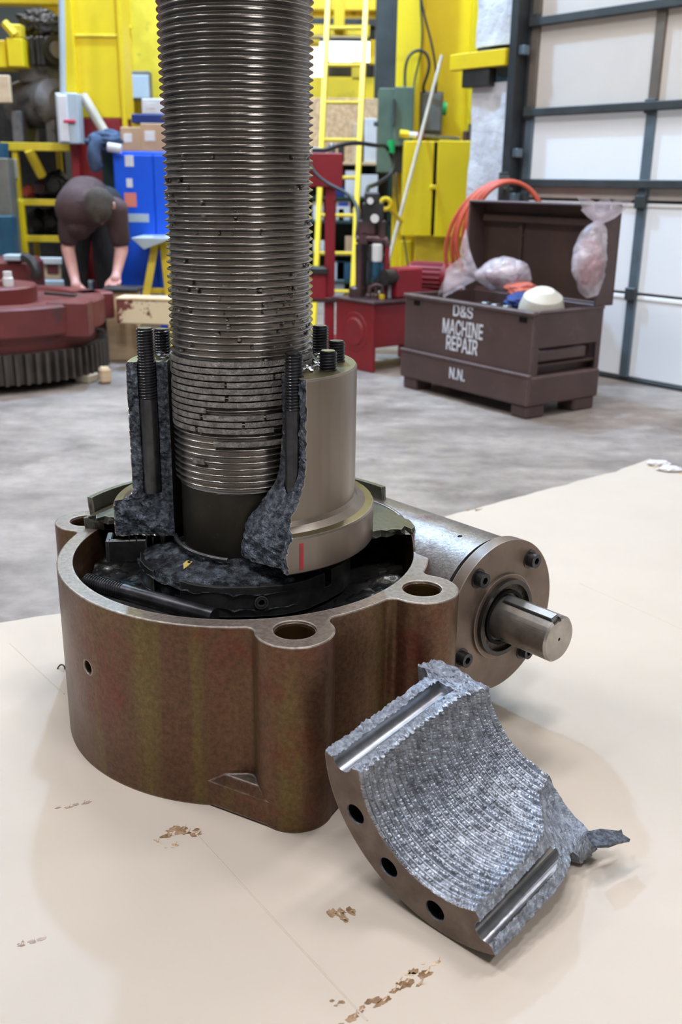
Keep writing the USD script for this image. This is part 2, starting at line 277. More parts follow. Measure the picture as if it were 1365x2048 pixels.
def bag_material():
    n = {'t': ('transparent_bsdf', {'color': (.93, .9, .92)}), 'g': ('principled_bsdf', {'base_color': lin(232, 222, 228), 'roughness': .18, 'specular_ior_level': .8, 'normal': (0, 0, 0)}),
         'm': ('mix_closure', {}), 'n': ('noise_texture', {'scale': 9.0, 'detail': 4.0}), 'r': ('map_range', {'from_min': .4, 'from_max': .65, 'to_min': .25, 'to_max': .75, 'clamp': True}),
         'tc': ('texture_coordinate', {}), 'bn': ('noise_texture', {'scale': 22.0, 'detail': 3.0}), 'b': ('bump', {'strength': .8, 'distance': .02})}
    l = [('tc.object', 'n.vector'), ('n.fac', 'r.value'), ('r.result', 'm.fac'), ('t.BSDF', 'm.closure1'), ('g.BSDF', 'm.closure2'), ('tc.object', 'bn.vector'), ('bn.fac', 'b.height'), ('b.normal', 'g.normal')]
    return usdkit.material(stage, '/World/Looks/clear_bag', n, l, surface='m.closure')
bag_m = bag_material()

# ------------------------------------------------------------------ the setting
DO = np.array([1.495, 5.637, 0.0]); DU = np.array([.6327, -.7744, 0.0]); DV = np.array([.7744, .6327, 0.0]); DANG = math.degrees(math.atan2(DU[1], DU[0]))
def dw(s, b, z): return DO + DU * s + DV * b + np.array([0, 0, z])     # s along the door wall, b behind it
def dbox(s0, s1, b0, b1, z0, z1, c=.004):
    m = Rz(cbox(s1 - s0, b1 - b0, z1 - z0, c), DANG); return T(m, dw((s0 + s1) / 2, (b0 + b1) / 2, (z0 + z1) / 2))
RS0, RS1, RB0, ZC = -11.0, 10.0, -12.0, 5.5
RB1 = 6.5
struct('floor', dbox(RS0 - .2, RS1 + .2, RB0 - .2, RB1 + .2, -.12, 0, .001), floor_m)
struct('ceiling', dbox(RS0 - .2, RS1 + .2, RB0 - .2, RB1 + .2, ZC, ZC + .1, .001), ceil_m)
struct('wall_back', dbox(RS0 - .2, RS0, RB0, RB1, 0, ZC, .001), wall_m)
struct('wall_front', dbox(RS1, RS1 + .2, RB0, .6, 0, ZC, .001), light_wall)
struct('wall_left', dbox(RS0, RS1, RB0 - .2, RB0, 0, ZC, .001), light_wall)
struct('wall_right', cat_([dbox(-1.1, -.76, .12, .3, 0, ZC, .001), dbox(-1.1, -.95, .3, RB1, 0, ZC, .001), dbox(RS0, -.95, RB1, RB1 + .2, 0, ZC, .001), dbox(-.72, 3.35, .12, .3, 2.9, ZC, .001), dbox(3.35, RS1, .12, .3, 0, ZC, .001)]), wall_m)
d1 = thing('door_1', None, None, DO, 0, kind='structure')
SX = [-.655, .17, .99, 1.81, 2.63, 3.3]; ZR = [.02, .485, .97, 1.445, 1.93, 2.42, 2.9]
for i in range(5):
    for j in range(6):
        z0 = ZR[j] + .008
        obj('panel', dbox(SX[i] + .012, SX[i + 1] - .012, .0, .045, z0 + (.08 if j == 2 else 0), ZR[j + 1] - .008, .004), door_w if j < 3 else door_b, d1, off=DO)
        if j == 2: obj('panel_strip', dbox(SX[i] + .012, SX[i + 1] - .012, .004, .045, z0, z0 + .07, .003), door_b, d1, off=DO)
        if j in (0, 1): obj('joint_bead', dbox(SX[i] + .015, SX[i + 1] - .015, -.006, .006, ZR[j + 1] - .03, ZR[j + 1] - .022, .002), door_b, d1, off=DO)
for i in range(6):
    s = SX[i]
    for j in range(6):
        obj('stile', dbox(s - .028, s + .028, -.02, .05, ZR[j] + .004, ZR[j + 1] - .004, .003), (stile_m if j < 3 else stile_b), d1, off=DO)
        obj('hinge', dbox(s - .034, s + .034, -.04, -.012, ZR[j + 1] - .035, ZR[j + 1] + .035, .006), steel_d, d1, off=DO)
for z in (1.06, 1.445, 1.92, 2.42):
    obj('strut', dbox(-.68, 3.33, -.05, -.005, z - .022, z + .022, .004), steel_d, d1, label='dark horizontal stiffening strut', off=DO)
obj('bottom_seal', dbox(-.68, 3.33, -.01, .05, 0.001, .022, .003), steel_d, d1, off=DO)
tr = thing('trim_1', None, None, dw(-.71, 0, 0), 0, kind='structure')
obj('track', dbox(-.755, -.70, -.12, -.02, 0, 3.2, .004), track_m, tr, off=dw(-.71, 0, 0)); obj('jamb', dbox(-.76, -.69, -.02, .12, 0, 3.2, .004), track_m, tr, off=dw(-.71, 0, 0))
for z in (.35, .95, 1.2, 1.75):
    obj('bracket', dbox(-.70, -.655, -.10, -.05, z, z + .05, .004), stile_m, tr, off=dw(-.71, 0, 0))

# ceiling lamps: troughs round the light sources
for i, (lx, ly) in enumerate(LAMPS):
    t = thing('ceiling_light', None, 'ceiling light', (lx, ly, 5.3), 39.0)
    obj('housing', T(cbox(1.4, .6, .12, .01), (0, 0, .1)), white_m, t)
    for sy in (-.32, .32): obj('reflector', T(cbox(1.4, .02, .16, .004), (0, sy, .04)), white_m, t)
    for sx in (-.5, .5): obj('hanger', T(cbox(.02, .02, .1, .002), (sx, 0, .15)), steel_d, t)
    data(t, ['hooded ceiling lamp over the near left floor', 'hooded ceiling lamp above the camera end of the cardboard', 'hooded ceiling lamp near the right front of the garage door', 'hooded ceiling lamp over the far left wall bay', 'hooded ceiling lamp above the yellow rack', 'hooded ceiling lamp behind the big yellow column', 'unseen hooded lamp added to brighten the big yellow column', 'unseen hooded lamp added to brighten the garage door', 'unseen hooded lamp added for highlight streaks on the lead screw'][i], None, 'hooded ceiling lamps')
hb = thing('high_bay_lamp', 'round high bay lamp hanging above the aisle behind the screw jack', 'lamp', (KEYP[0], KEYP[1], 4.85))
obj('ballast', lathe([(0, .22), (.1, .22), (.11, .1), (.06, .02), (0, .02)], 24), steel_d, hb); obj('hook', cyl((0, 0, .2), (0, 0, .66), .012, 8), steel_d, hb)

# cardboard on the floor
def jag(pts, step=.03, amp=.006, seed=1):
    P = []
    for a, b in zip(pts[:-1], pts[1:]):
        a, b = np.array(a), np.array(b); n = max(1, int(np.linalg.norm(b - a) / step))
        for k in range(n): P.append(a + (b - a) * k / n)
    P = np.array(P + [np.array(pts[-1])]); q = np.c_[P, P[:, :1] * 0]
    return P + amp * 2 * (np.stack([fbm(q * 14 + 3, 3, seed), fbm(q * 14 + 7, 3, seed + 5)], 1) - .5)
edge_pts = [(-1.9, 1.72), (-.841, 2.193), (-.705, 2.262), (.0, 2.72), (.417, 3.115), (1.056, 3.624), (1.25, 3.82)]
far = jag(edge_pts, .03, .012)
card = sg.Polygon(np.vstack([far, jag([(1.25, 3.82), (1.34, 3.55), (2.6, 1.2)], .03, .01, 3), [(2.4, -1.4), (-2.0, -1.4)]])).buffer(0)
cb = thing('cardboard_sheet', 'large flat cream cardboard sheet spread on the concrete under the screw jack', 'cardboard', (0, 1.0, 0))
obj('sheet', ext(card, .004, .0005), card_m, cb, off=(0, 1, 0), smooth=False)
def crease(p, q):
    a, b = onz(*p), onz(*q); pts = [a + (b - a) * t + np.array([0, 0, .0035]) for t in np.linspace(0, 1, 12)]
    obj('crease', tube(pts, .0022, 6), card_m, cb, off=(0, 1, 0))
crease((392, 1672), (735, 2047)); crease((1160, 1170), (1365, 1262)); crease((20, 1290), (128, 1392))
def flake(px, py, L, Wd, ang, n, seed, m1=card_core_m, m2=card_light_m):
    r = np.random.default_rng(seed); c = onz(px, py, .0045); d = np.array([math.cos(ang), math.sin(ang)]); e = np.array([-d[1], d[0]]); patches = []; curls = []
    for k in range(n):
        o = c[:2] + d * (r.uniform(-.5, .5) * L) + e * r.normal() * Wd * .35; k2 = 12; t = np.arange(k2) * 2 * math.pi / k2
        rad = Wd * r.uniform(.12, .42) * r.uniform(.45, 1.0, k2); pts = o + np.outer(rad * np.cos(t) * 1.7, d) + np.outer(rad * np.sin(t), e); patches.append(sg.Polygon(pts).buffer(0))
        if r.random() < .55:
            w = Wd * r.uniform(.15, .3); g = np.linspace(0, 1, 5); V = []
            for s in g:
                cc = np.r_[o + d * s * w * 1.5, .0055 + .008 * s * s * r.uniform(.5, 1)]; V += [cc + np.r_[e * w * .3 * (1 - .5 * s), 0], cc - np.r_[e * w * .3 * (1 - .4 * s), 0]]
            V = np.array(V); V = np.vstack([V, V - [0, 0, .0007]]); F = []
            for i in range(4): a = 2 * i; F += [[a, a + 1, a + 3], [a, a + 3, a + 2], [10 + a, 10 + a + 3, 10 + a + 1], [10 + a, 10 + a + 2, 10 + a + 3]]
            F += [[0, 10, 1], [1, 10, 11], [8, 9, 18], [9, 19, 18]]
            for i in range(4): a = 2 * i; F += [[a, a + 2, a + 10], [a + 2, a + 12, a + 10], [a + 1, a + 11, a + 3], [a + 3, a + 11, a + 13]]
            curls.append(trimesh.Trimesh(V, F, process=False))
    obj('torn_patch', ext(so.unary_union(patches), .0006, .0044), m1, cb, off=(0, 1, 0), smooth=False)
    if curls: obj('torn_curl', cat_(curls), m2, cb, off=(0, 1, 0), smooth=False, kind='stuff')
flake(352, 1665, .075, .022, .35, 9, 2); flake(325, 1690, .045, .012, -.3, 5, 12, card_light_m); flake(690, 1828, .03, .02, -1.0, 5, 3); flake(800, 1975, .10, .02, .62, 12, 4); flake(715, 2022, .09, .016, .62, 9, 5); flake(850, 1935, .06, .01, .62, 6, 6, card_light_m)
flake(145, 1612, .055, .013, .5, 9, 7, stain_m, card_light_m); flake(55, 1882, .05, .013, .5, 7, 8, stain_m, card_light_m); flake(672, 2008, .02, .012, .2, 3, 9)
flake(1330, 936, .16, .04, -.9, 12, 10, card_light_m); flake(950, 1020, .05, .02, .5, 6, 11)
# folded torn tape on the far corner
for k, (px, py) in enumerate(((1318, 926), (1340, 938))):
    c = onz(px, py, .012); obj('torn_tape', sphere_blob(c, .035, 2, .5, 2.5, k, (1.3, .8, .3)), carton_w, cb, off=(0, 1, 0), smooth=False)
single('brass_curl', 'tiny curled brass chip lying on the cardboard left of the screw jack', 'metal chip', tube(spline([onz(115, 1337, .006), onz(121, 1330, .012), onz(128, 1332, .014), onz(131, 1338, .006)], 12), .0018, 6), bore_m, onz(122, 1336))

# ------------------------------------------------------------------ the screw jack
J = np.array([-.19, 1.828, 0.0046]); jack = thing('screw_jack', 'tall broken machine screw jack standing on the cardboard with its nut split open', 'screw jack', J)
HT = .347; R0 = .366; LOB = [-72.6, -29.5, 113.5, 156.6]
def pol(r, deg): return np.array([r * math.cos(math.radians(deg)), r * math.sin(math.radians(deg))])
out = so.unary_union([sg.Point(0, 0).buffer(R0, 64)] + [sg.Point(*pol(.390, a)).buffer(.067, 24) for a in LOB])
out = out.buffer(.018, 12).buffer(-.018, 12)
base = so.unary_union([sg.Point(0, 0).buffer(R0 - .0006, 64)] + [sg.MultiPoint([tuple(pol(.345, a + d)) for d in (-34, 34)] + [tuple(p) for p in np.array(sg.Point(*pol(.390, a)).buffer(.0664, 16).exterior.coords)]).convex_hull for a in LOB])
WA = math.radians(-47.9); WD = np.array([math.cos(WA), math.sin(WA)]); WN = np.array([-WD[1], WD[0]]); WZ = .234; WDIST = .34
def wp(t, o=0.0, z=0.0): q = WN * (WDIST + o) + WD * t; return np.array([q[0], q[1], WZ + z])
layers = [cs_of(out).extrude(HT - .0012), cs_of(out.buffer(-.0012)).extrude(.002).translate((0, 0, HT - .002))]
layers.append(cs_of(base.buffer(-.003)).extrude(.0041)); layers.append(cs_of(base).extrude(.024).translate((0, 0, .004)))
layers.append(cs_of(base).extrude(.026).translate((0, 0, .024))); layers.append(cs_of(base).extrude(.016, 0, 0, (.962, .962)).translate((0, 0, .05)))
worm_cyl = to_man(cyl(wp(-.35), wp(.345), .148, 96))
body = Manifold.batch_boolean(layers + [worm_cyl, to_man(Rz(cbox(.66, .2, .30, .03), math.degrees(WA))).translate(tuple(wp(0, -.08, -.06)))], m3.OpType.Add)
body = body - Manifold.cylinder(1.0, .336, .336, 128).translate((0, 0, .08))
for a in LOB:
    q = pol(.390, a); body = body - Manifold.cylinder(1, .0345, .0345, 48).translate((q[0], q[1], -.1)) - Manifold.cylinder(.02, .0355, .0385, 48).translate((q[0], q[1], HT - .004))
hq = pol(.30, 224); body = body - to_man(cyl((hq[0], hq[1], .21), (*pol(.40, 224), .21), .0135, 24))
gq = pol(.372, 224)
for k in (-1, 1):   # cast ledge pocket shows as the base flange; tapped oil hole on the worm tube top
    body = body - to_man(cyl(wp(.20, 0, .12), wp(.20, 0, .2), .006, 12)) if k == 1 else body
bm = from_man(body)
housing = obj('gear_housing', bm, house_m, jack, label='brown oily cast gear housing with four bolt bosses', smooth=32)
for a in LOB:
    q = pol(.390, a)
    obj('bolt_bore', from_man((Manifold.cylinder(.33, .0346, .0346, 48) - Manifold.cylinder(.4, .0336, .0336, 48).translate((0, 0, -.02))).translate((q[0], q[1], .008))), bore_m, jack, label='brown bore of a bolt boss', smooth=40)
# worm end cap
t0 = .356
def wring(r0, r1, ta, tb, seg=80):
    p, q = wp(ta), wp(tb); o = to_man(cyl(p, q, r1, seg))
    if r0 > 0: o = o - to_man(cyl(wp(ta - .05), wp(tb + .05), r0, seg))
    return from_man(o)
HTT, _a = .29, math.radians(100); HOA, HOB = math.cos(_a), math.sin(_a)
tubeskin = obj('worm_tube', from_man(to_man(cyl(wp(-.36), wp(.346), .1492, 96)) - to_man(cyl(wp(HTT, HOA * .12, HOB * .12), wp(HTT, HOA * .2, HOB * .2), .0055, 12)) - Manifold.cylinder(1.2, .340, .340, 96).translate((0, 0, -.3))), worm_m, jack, label='worn grey worm tube beside the housing', smooth=30)
obj('oil_hole', cyl(wp(HTT, HOA * .1465, HOB * .1465), wp(HTT, HOA * .1484, HOB * .1484), .0062, 12), dark_hole_m, jack, label='small dark oil hole in the worm tube')
cap = obj('end_cap', from_man(to_man(wring(.062, .157, t0 + .004, t0 + .030)) ), cap_m, jack, label='round bolted end cap of the worm tube', smooth=30)
obj('cap_gap', wring(.1, .141, t0 - .012, t0 + .006), dark_hole_m, jack, smooth=30)
obj('hub_ring', wring(.058, .088, t0 + .028, t0 + .036), cap_m, cap, smooth=30); obj('raised_lip', wring(.070, .079, t0 + .034, t0 + .045), seal_m, cap, smooth=30)
obj('oil_seal', wring(.046, .070, t0 + .020, t0 + .036), seal_m, cap, smooth=30); obj('seal_lip', wring(.05, .057, t0 + .034, t0 + .041), dark_hole_m, cap, smooth=30)
for a in (52, 128, 205, 308):
    o, z = .128 * math.cos(math.radians(a)), .128 * math.sin(math.radians(a))
    b = from_man(to_man(cyl(wp(t0 + .028, o, z), wp(t0 + .048, o, z), .0145, 28)) - to_man(cyl(wp(t0 + .036, o, z), wp(t0 + .06, o, z), .0075, 6)))
    bo = obj('cap_bolt', b, stud_m, cap, label='black socket head bolt', smooth=30)
    obj('bolt_recess', from_man(to_man(cyl(wp(t0 + .0285, o, z), wp(t0 + .0315, o, z), .0195, 28))), seal_m, cap, smooth=30)
# shaft with key
ts = t0 + .17
sh = to_man(cyl(wp(t0 - .1), wp(ts - .004), .0455, 64)) + to_man(cyl(wp(ts - .0041), wp(ts), .0455, 64, .0415)) - to_man(cyl(wp(ts - .012), wp(ts + .01), .0035, 12)) - to_man(cyl(wp(t0 + .062, -.03, -.025), wp(t0 + .062, -.08, -.04), .006, 12))
ka = math.radians(104); kd = (math.cos(ka), math.sin(ka))
def keybox(ta, tb, rr, w, h):
    m = Rz(RA(cbox(tb - ta, w, h, .0012), math.degrees(ka) - 90, [1, 0, 0]), math.degrees(WA)); return T(m, wp((ta + tb) / 2, rr * kd[0], rr * kd[1]))
sh = sh - to_man(keybox(t0 + .045, ts + .02, .043, .0215, .014))
shaft = obj('worm_shaft', from_man(sh), shaft_m, jack, label='bare steel worm shaft sticking out with a keyway', smooth=30)
obj('shaft_key', keybox(t0 + .05, ts - .006, .0435, .0195, .014), steel_m, shaft, label='square key in the shaft slot', smooth=30)
# worm wheel, retaining ring and grease inside
def gear_poly(r0, r1, n):
    P = []
    for k in range(n):
        for d, r in ((0, r0), (.22, r0), (.34, r1), (.66, r1), (.78, r0)): P.append(pol(r, (k + d) * 360 / n))
    return sg.Polygon(P)
wheel = ext(gear_poly(.276, .305, 44), .17, .11)
obj('worm_wheel', wheel, ring_m, jack, label='black toothed worm wheel inside the housing', smooth=25)
g = np.linspace(-.32, .32, 130); X, Y = np.meshgrid(g, g); PP = np.stack([X, Y, X * 0], -1); rr = np.hypot(X, Y)
Z = .272 + .034 * (fbm(PP * 18 + 5, 4, 2) - .35) + .02 * np.clip((rr - .24) / .08, 0, 1) * fbm(PP * 30, 3, 9)
idx = np.arange(130 * 130).reshape(130, 130); q = np.stack([idx[:-1, :-1], idx[:-1, 1:], idx[1:, 1:], idx[1:, :-1]], -1).reshape(-1, 4)
ok = (rr.ravel()[q] < .3345).all(1); V = np.stack([X, Y, Z], -1).reshape(-1, 3); gm = trimesh.Trimesh(V, np.vstack([q[ok][:, [0, 1, 2]], q[ok][:, [0, 2, 3]]]), process=False); gm.remove_unreferenced_vertices()
gl = gm.copy(); gl.vertices[:, 2] -= .03; gl.invert()
obj('grease_bed', cat_([gm, gl]), black_m, jack, label='wet black grease and oil pooled around the worm wheel', smooth=40, kind='stuff')
ringp = sg.Polygon([pol(.212 if (k // 3) % 2 else .208, k * 7.5) for k in range(48)])
rp = cs_of(ringp.difference(sg.Point(0, 0).buffer(.142, 40)).difference(sg.box(-.16, -.24, -.115, -.12))).extrude(.058).translate((0, 0, .292))
rp = rp - to_man(cyl((*pol(.17, -77), .322), (*pol(.25, -77), .322), .0075, 20))
rp = rp - to_man(Rz(T(cbox(.05, .03, .05, .002), (.205, 0, .345)), -124)) - to_man(Rz(T(cbox(.05, .022, .05, .002), (.205, 0, .345)), -36))
obj('retaining_ring', from_man(rp), ring_m, jack, label='black notched retaining ring under the split nut', smooth=30)
obj('set_screw', from_man((to_man(cyl((*pol(.195, -77), .322), (*pol(.216, -77), .322), .0125, 20)) - to_man(cyl((*pol(.2, -77), .322), (*pol(.23, -77), .322), .0062, 20)))), ring_m, jack, smooth=30)
obj('paint_stripe', T(Rz(cbox(.003, .005, .034, .0005), -63), (*pol(.2095, -63), .326)), olive_mark_m, jack, label='small olive paint stripe on the black ring')
# crushed debris over the ring top
tt = np.radians(np.linspace(-178, -58, 90)); rad = np.linspace(.118, .214, 24); TT, RR = np.meshgrid(tt, rad); DP = np.stack([RR * np.cos(TT), RR * np.sin(TT), TT * 0], -1)
DZ = .349 + .022 * np.clip(1 - (RR - .118) / .09, 0, 1) + .016 * (fbm(DP * 40, 4, 4) - .4) - .012 * (RR > .205)
i2 = np.arange(90 * 24).reshape(24, 90); q2 = np.stack([i2[:-1, :-1], i2[:-1, 1:], i2[1:, 1:], i2[1:, :-1]], -1).reshape(-1, 4); DV3 = np.stack([DP[..., 0], DP[..., 1], DZ], -1).reshape(-1, 3)
dm = trimesh.Trimesh(DV3, np.vstack([q2[:, [0, 1, 2]], q2[:, [0, 2, 3]]]), process=False); dl = dm.copy(); dl.vertices[:, 2] -= .03; dl.invert()
obj('crushed_debris', cat_([dm, dl]), debris_m, jack, label='crushed grey debris packed over the ring', smooth=35, kind='stuff')
lip = []
for a in np.linspace(-168, -98, 30): lip.append((*pol(.1375 + .004 * (a + 168) / 70, a), .384 - .008 * (a + 168) / 70))
obj('bush_strip', tube(lip, .0045, 8), ring_m, jack, label='thin curved strip of bush round the screw foot')
obj('hanging_shard', cat_([Rz(T(cbox(.075, .012, .045, .002), (-.232, 0, .352)), 8), Rz(T(cbox(.012, .05, .045, .002), (-.268, .02, .352)), 8)]), ring_m, jack, smooth=30)
# lathe-turned screw
def thread(r_in, r_out, pitch, z0, z1, n=120, crest=.10, root=.12, lead_in=True, soft=0.0):
    if soft: fr2 = list(np.linspace(0, 1, 14, endpoint=False)); rv2 = [r_in + (r_out - r_in) * min(1.0, abs(2 * ((t + .5) % 1.0) - 1) ** soft * 1.13) for t in fr2]
    else:
        fr = [0, root, .5 - crest / 2 + root / 2, .5 + crest / 2 + root / 2]; rv = [r_in, r_in, r_out, r_out]
        extra = [(root + fr[2]) / 2, (fr[3] + 1) / 2]; fr2 = fr[:2] + [extra[0]] + fr[2:] + [extra[1]]; rv2 = rv[:2] + [(r_in + r_out) / 2] + rv[2:] + [(r_in + r_out) / 2]
    N = int((z1 - z0) / pitch) + 2; ph = np.arange(n + 1) * 2 * math.pi / n; V = []; rows = []
    for k in range(-1, N):
        for f, r in zip(fr2, rv2): rows.append((z0 + (k + f) * pitch, r))
    rows = np.array(rows); Z = rows[:, 0][:, None] + pitch * ph[None] / (2 * math.pi); R = np.repeat(rows[:, 1][:, None], n + 1, 1)
    Zc = np.clip(Z, z0, z1); fade = np.clip((Z - z0) / (1.2 * pitch), 0, 1) if lead_in else 1.0
    R = r_in + (R - r_in) * fade; V = np.stack([R * np.cos(ph), R * np.sin(ph), Zc], -1); k = len(rows); ii = np.arange(k * (n + 1)).reshape(k, n + 1)
    q = np.stack([ii[:-1, :-1], ii[:-1, 1:], ii[1:, 1:], ii[1:, :-1]], -1).reshape(-1, 4); V = V.reshape(-1, 3)
    keep = np.ptp(V[q][:, :, 2], axis=1) > 1e-7; q = q[keep]; f = np.vstack([q[:, [0, 1, 2]], q[:, [0, 2, 3]]])
    a = V[f]; ar = np.linalg.norm(np.cross(a[:, 1] - a[:, 0], a[:, 2] - a[:, 0]), axis=1); return trimesh.Trimesh(V, f[ar > 1e-12], process=False)
PT = .0120; ZS = .497; ZTOP = 1.95
scr = thread(.1240, .1327, PT, ZS, ZTOP, 120, soft=1.2)
core = lathe([(0, .30), (.123, .30), (.123, ZS + .004), (.118, ZS + .006), (.118, ZTOP), (0, ZTOP)], 96)
screw = obj('lead_screw', scr, screw_m, jack, label='tall dark steel lead screw with sharp thread ridges', smooth=24)
obj('screw_shank', lathe([(0, .30), (.1225, .30), (.1225, ZS + .004), (.1205, ZS + .008), (.119, ZTOP - .001), (0, ZTOP - .001)], 96), screw_plain_m, screw, label='smooth oil-black foot of the screw')
def band(k, a0, a1, h, rr=.1336, seed=0):
    n = max(6, int((a1 - a0) / 2)); A = np.radians(np.linspace(a0, a1, n)); zz = ZS + PT * (k + (A % (2 * math.pi)) / (2 * math.pi) + .02); V = []
    for j, (rj, hz) in enumerate(((.121, 0), (rr, .06), (rr + .0004, .5), (rr, .94), (.121, 1))):
        nz = fbm(np.stack([A * 9 + seed, zz * 60, A * 0 + j], -1) * 2, 3, seed); V.append(np.stack([(rj + .0022 * (nz - .5)) * np.cos(A), (rj + .0022 * (nz - .5)) * np.sin(A), zz + h * hz + .0016 * (nz - .5)], -1))
    V = np.array(V); ii = np.arange(5 * n).reshape(5, n); q = np.stack([ii[:-1, :-1], ii[:-1, 1:], ii[1:, 1:], ii[1:, :-1]], -1).reshape(-1, 4); f = [*q[:, [0, 1, 2]], *q[:, [0, 2, 3]]]
    for e in (0, n - 1): f += [[ii[0, e], ii[1, e], ii[4, e]], [ii[1, e], ii[3, e], ii[4, e]], [ii[1, e], ii[2, e], ii[3, e]]]
    return trimesh.Trimesh(V.reshape(-1, 3), f, process=False)
kk = 1
BANDS = [(19, 182, 350), (18, 183, 203), (18, 206, 350), (17, 188, 300), (17, 302, 352), (16, 200, 262), (16, 264, 352), (15, 182, 352), (14, 182, 262), (14, 265, 352), (13, 190, 352), (12, 180, 246), (11, 184, 240), (11, 243, 292), (11, 294, 352), (10, 186, 275), (10, 277, 318), (10, 321, 352), (9, 190, 235), (9, 238, 300), (7, 252, 318), (4, 231, 243)]
for i, (k, a, b) in enumerate(BANDS):
    obj('thread_remnant', band(k, a, b, PT * .86, seed=i), remnant_m, screw, label='flattened rough strip of stripped nut thread', smooth=40)
cr = []
def crumb(p, s): 
    m = sphere_blob((0, 0, 0), s, 1, .5, 2.2, rng.randrange(999), (rng.uniform(.6, 1.5), rng.uniform(.6, 1.5), rng.uniform(.6, 1.2))); return T(m, p)
for i in range(150):
    a = rng.uniform(-175, -5); z = rng.choice([rng.uniform(.78, .95), rng.uniform(.74, .88), rng.uniform(.95, 1.1)]); s = rng.uniform(.0012, .0032) * (1.5 if rng.random() < .15 else 1); cr.append(crumb((*pol(.1275, a), z), s))
obj('metal_crumbs', cat_(cr), crumb_m, screw, label='dark metal crumbs stuck in the threads', smooth=False, kind='stuff')

# the split nut: one function makes both the standing part and the fragment that broke out
ZN, ZF, ZB = .723, .456, .385
def sm(x, a, b): t = np.clip((x - a) / (b - a), 0, 1); return t * t * (3 - 2 * t)
def r_out(z): return np.interp(z, [ZB, ZB + .003, ZF - .006, ZF - .002, ZF, ZF + .008, ZF + .016, ZN - .004, ZN], [.251, .254, .254, .252, .236, .222, .2165, .2165, .2135])
def cut_hi(r, z, amp=1.0):     # right-hand fracture, degrees
    p = np.stack([r * 60, z * 60, r * 0 + 3], -1); s = sm(-z, -.56, -.42); e = np.clip((.216 - r) / .077, 0, 1)
    return -54 - 13 * s - 17 * s * e - 3 * sm(-z, -.66, -.50) * e + amp * ((1.6 + 4 * s) * (fbm(p * .5, 3, 11) - .5) + 2.0 * (fbm(p * 2.3, 3, 12) - .5) + 1.6 * (noise(p * 4.5, 13) - .5))
def cut_lo(r, z, amp=1.0):     # left-hand fracture
    p = np.stack([r * 60, z * 60, r * 0 + 8], -1); s = sm(-z, -.50, -.40)
    return -174 + 3 * s + 5 * s * np.clip((.22 - r) / .08, 0, 1) + amp * ((1.6 + 3 * s) * (fbm(p * .5, 3, 21) - .5) + 2.0 * (fbm(p * 2.3, 3, 22) - .5) + 1.6 * (noise(p * 4.5, 23) - .5))
def sector(rin, zs, pa, pb, nr, nph, rof=r_out):
    zs = np.asarray(zs); nz = len(zs); u = np.linspace(0, 1, nr + 1); w = np.linspace(0, 1, nph + 1)
    ri0 = rin(zs[None, :, None], np.zeros((1, 1, 1))) * np.ones((1, nz, 1)); Rr = ri0 + (rof(zs)[None, :, None] - ri0) * u[:, None, None]; Rb = Rr[:, :, 0]; Zb = np.broadcast_to(zs, Rb.shape)
    A = pa(Rb, Zb); B = pb(Rb, Zb); PH = A[..., None] + (B - A)[..., None] * w; RI = rin(zs[None, :, None], PH); RR = RI + (rof(zs)[None, :, None] - RI) * u[:, None, None]
    ph = np.radians(PH); V = np.stack([RR * np.cos(ph), RR * np.sin(ph), np.broadcast_to(zs[None, :, None], ph.shape)], -1).reshape(-1, 3); I = np.arange(len(V)).reshape(nr + 1, nz, nph + 1)
    def side(S, flip):
        q = np.stack([S[:-1, :-1], S[:-1, 1:], S[1:, 1:], S[1:, :-1]], -1).reshape(-1, 4); return q[:, ::-1] if flip else q
    parts = {'inner': side(I[0], 1), 'outer': side(I[-1], 0), 'bottom': side(I[:, 0], 0), 'top': side(I[:, -1], 1), 'lo': side(I[:, :, 0], 1), 'hi': side(I[:, :, -1], 0)}
    q = np.vstack(list(parts.values())); f = np.vstack([q[:, [0, 1, 2]], q[:, [0, 2, 3]]]); m = trimesh.Trimesh(V, f, process=False); m.remove_unreferenced_vertices(); m.merge_vertices()
    if m.volume < 0: m.invert()
    return m
zlev = np.unique(np.r_[np.linspace(ZB, ZN, 125), ZB + .003, ZF - .006, ZF - .002, ZF, ZF + .004, ZF + .008, ZF + .016, ZN - .004])
nut = sector(lambda z, p: .1395 + 0 * z + 0 * p, zlev, cut_hi, lambda r, z: cut_lo(r, z) + 360, 34, 120)
def hole_at(a, r, z0, z1, seg=28): q = pol(.178, a); return Manifold.cylinder(z1 - z0, r, r, seg).translate((q[0], q[1], z0))
nm = to_man(nut)
for a in (186, -54): nm = nm - hole_at(a, .0178, .468, .9)
def split_by(mesh, fn):
    c = mesh.triangles_center; n = mesh.face_normals; sel = fn(c, n); A = mesh.submesh([np.nonzero(sel)[0]], append=True, repair=False); B = mesh.submesh([np.nonzero(~sel)[0]], append=True, repair=False); return A, B
def nut_fracture(c, n):
    a = np.degrees(np.arctan2(c[:, 1], c[:, 0])); er = c[:, :2] / np.linalg.norm(c[:, :2], axis=1)[:, None]; radial = np.abs((n[:, :2] * er).sum(1)); rr = np.linalg.norm(c[:, :2], axis=1)
    near = (np.abs(a + 54) < 48) | (np.abs((a + 174 + 180) % 360 - 180) < 22); ro = r_out(c[:, 2])
    return near & (rr < ro - .0015) & (c[:, 2] < ZN - .001) & (c[:, 2] > ZB + .001) & (rr > .1402)
nf, ns = split_by(from_man(nm), nut_fracture)
nutp = obj('split_nut', ns, nut_m, jack, label='smooth turned steel nut sleeve with a wide flange, broken open at the front', smooth=28)
obj('fracture_face', nf, frac_m, nutp, label='rough dark broken metal edges of the split nut', smooth=40)
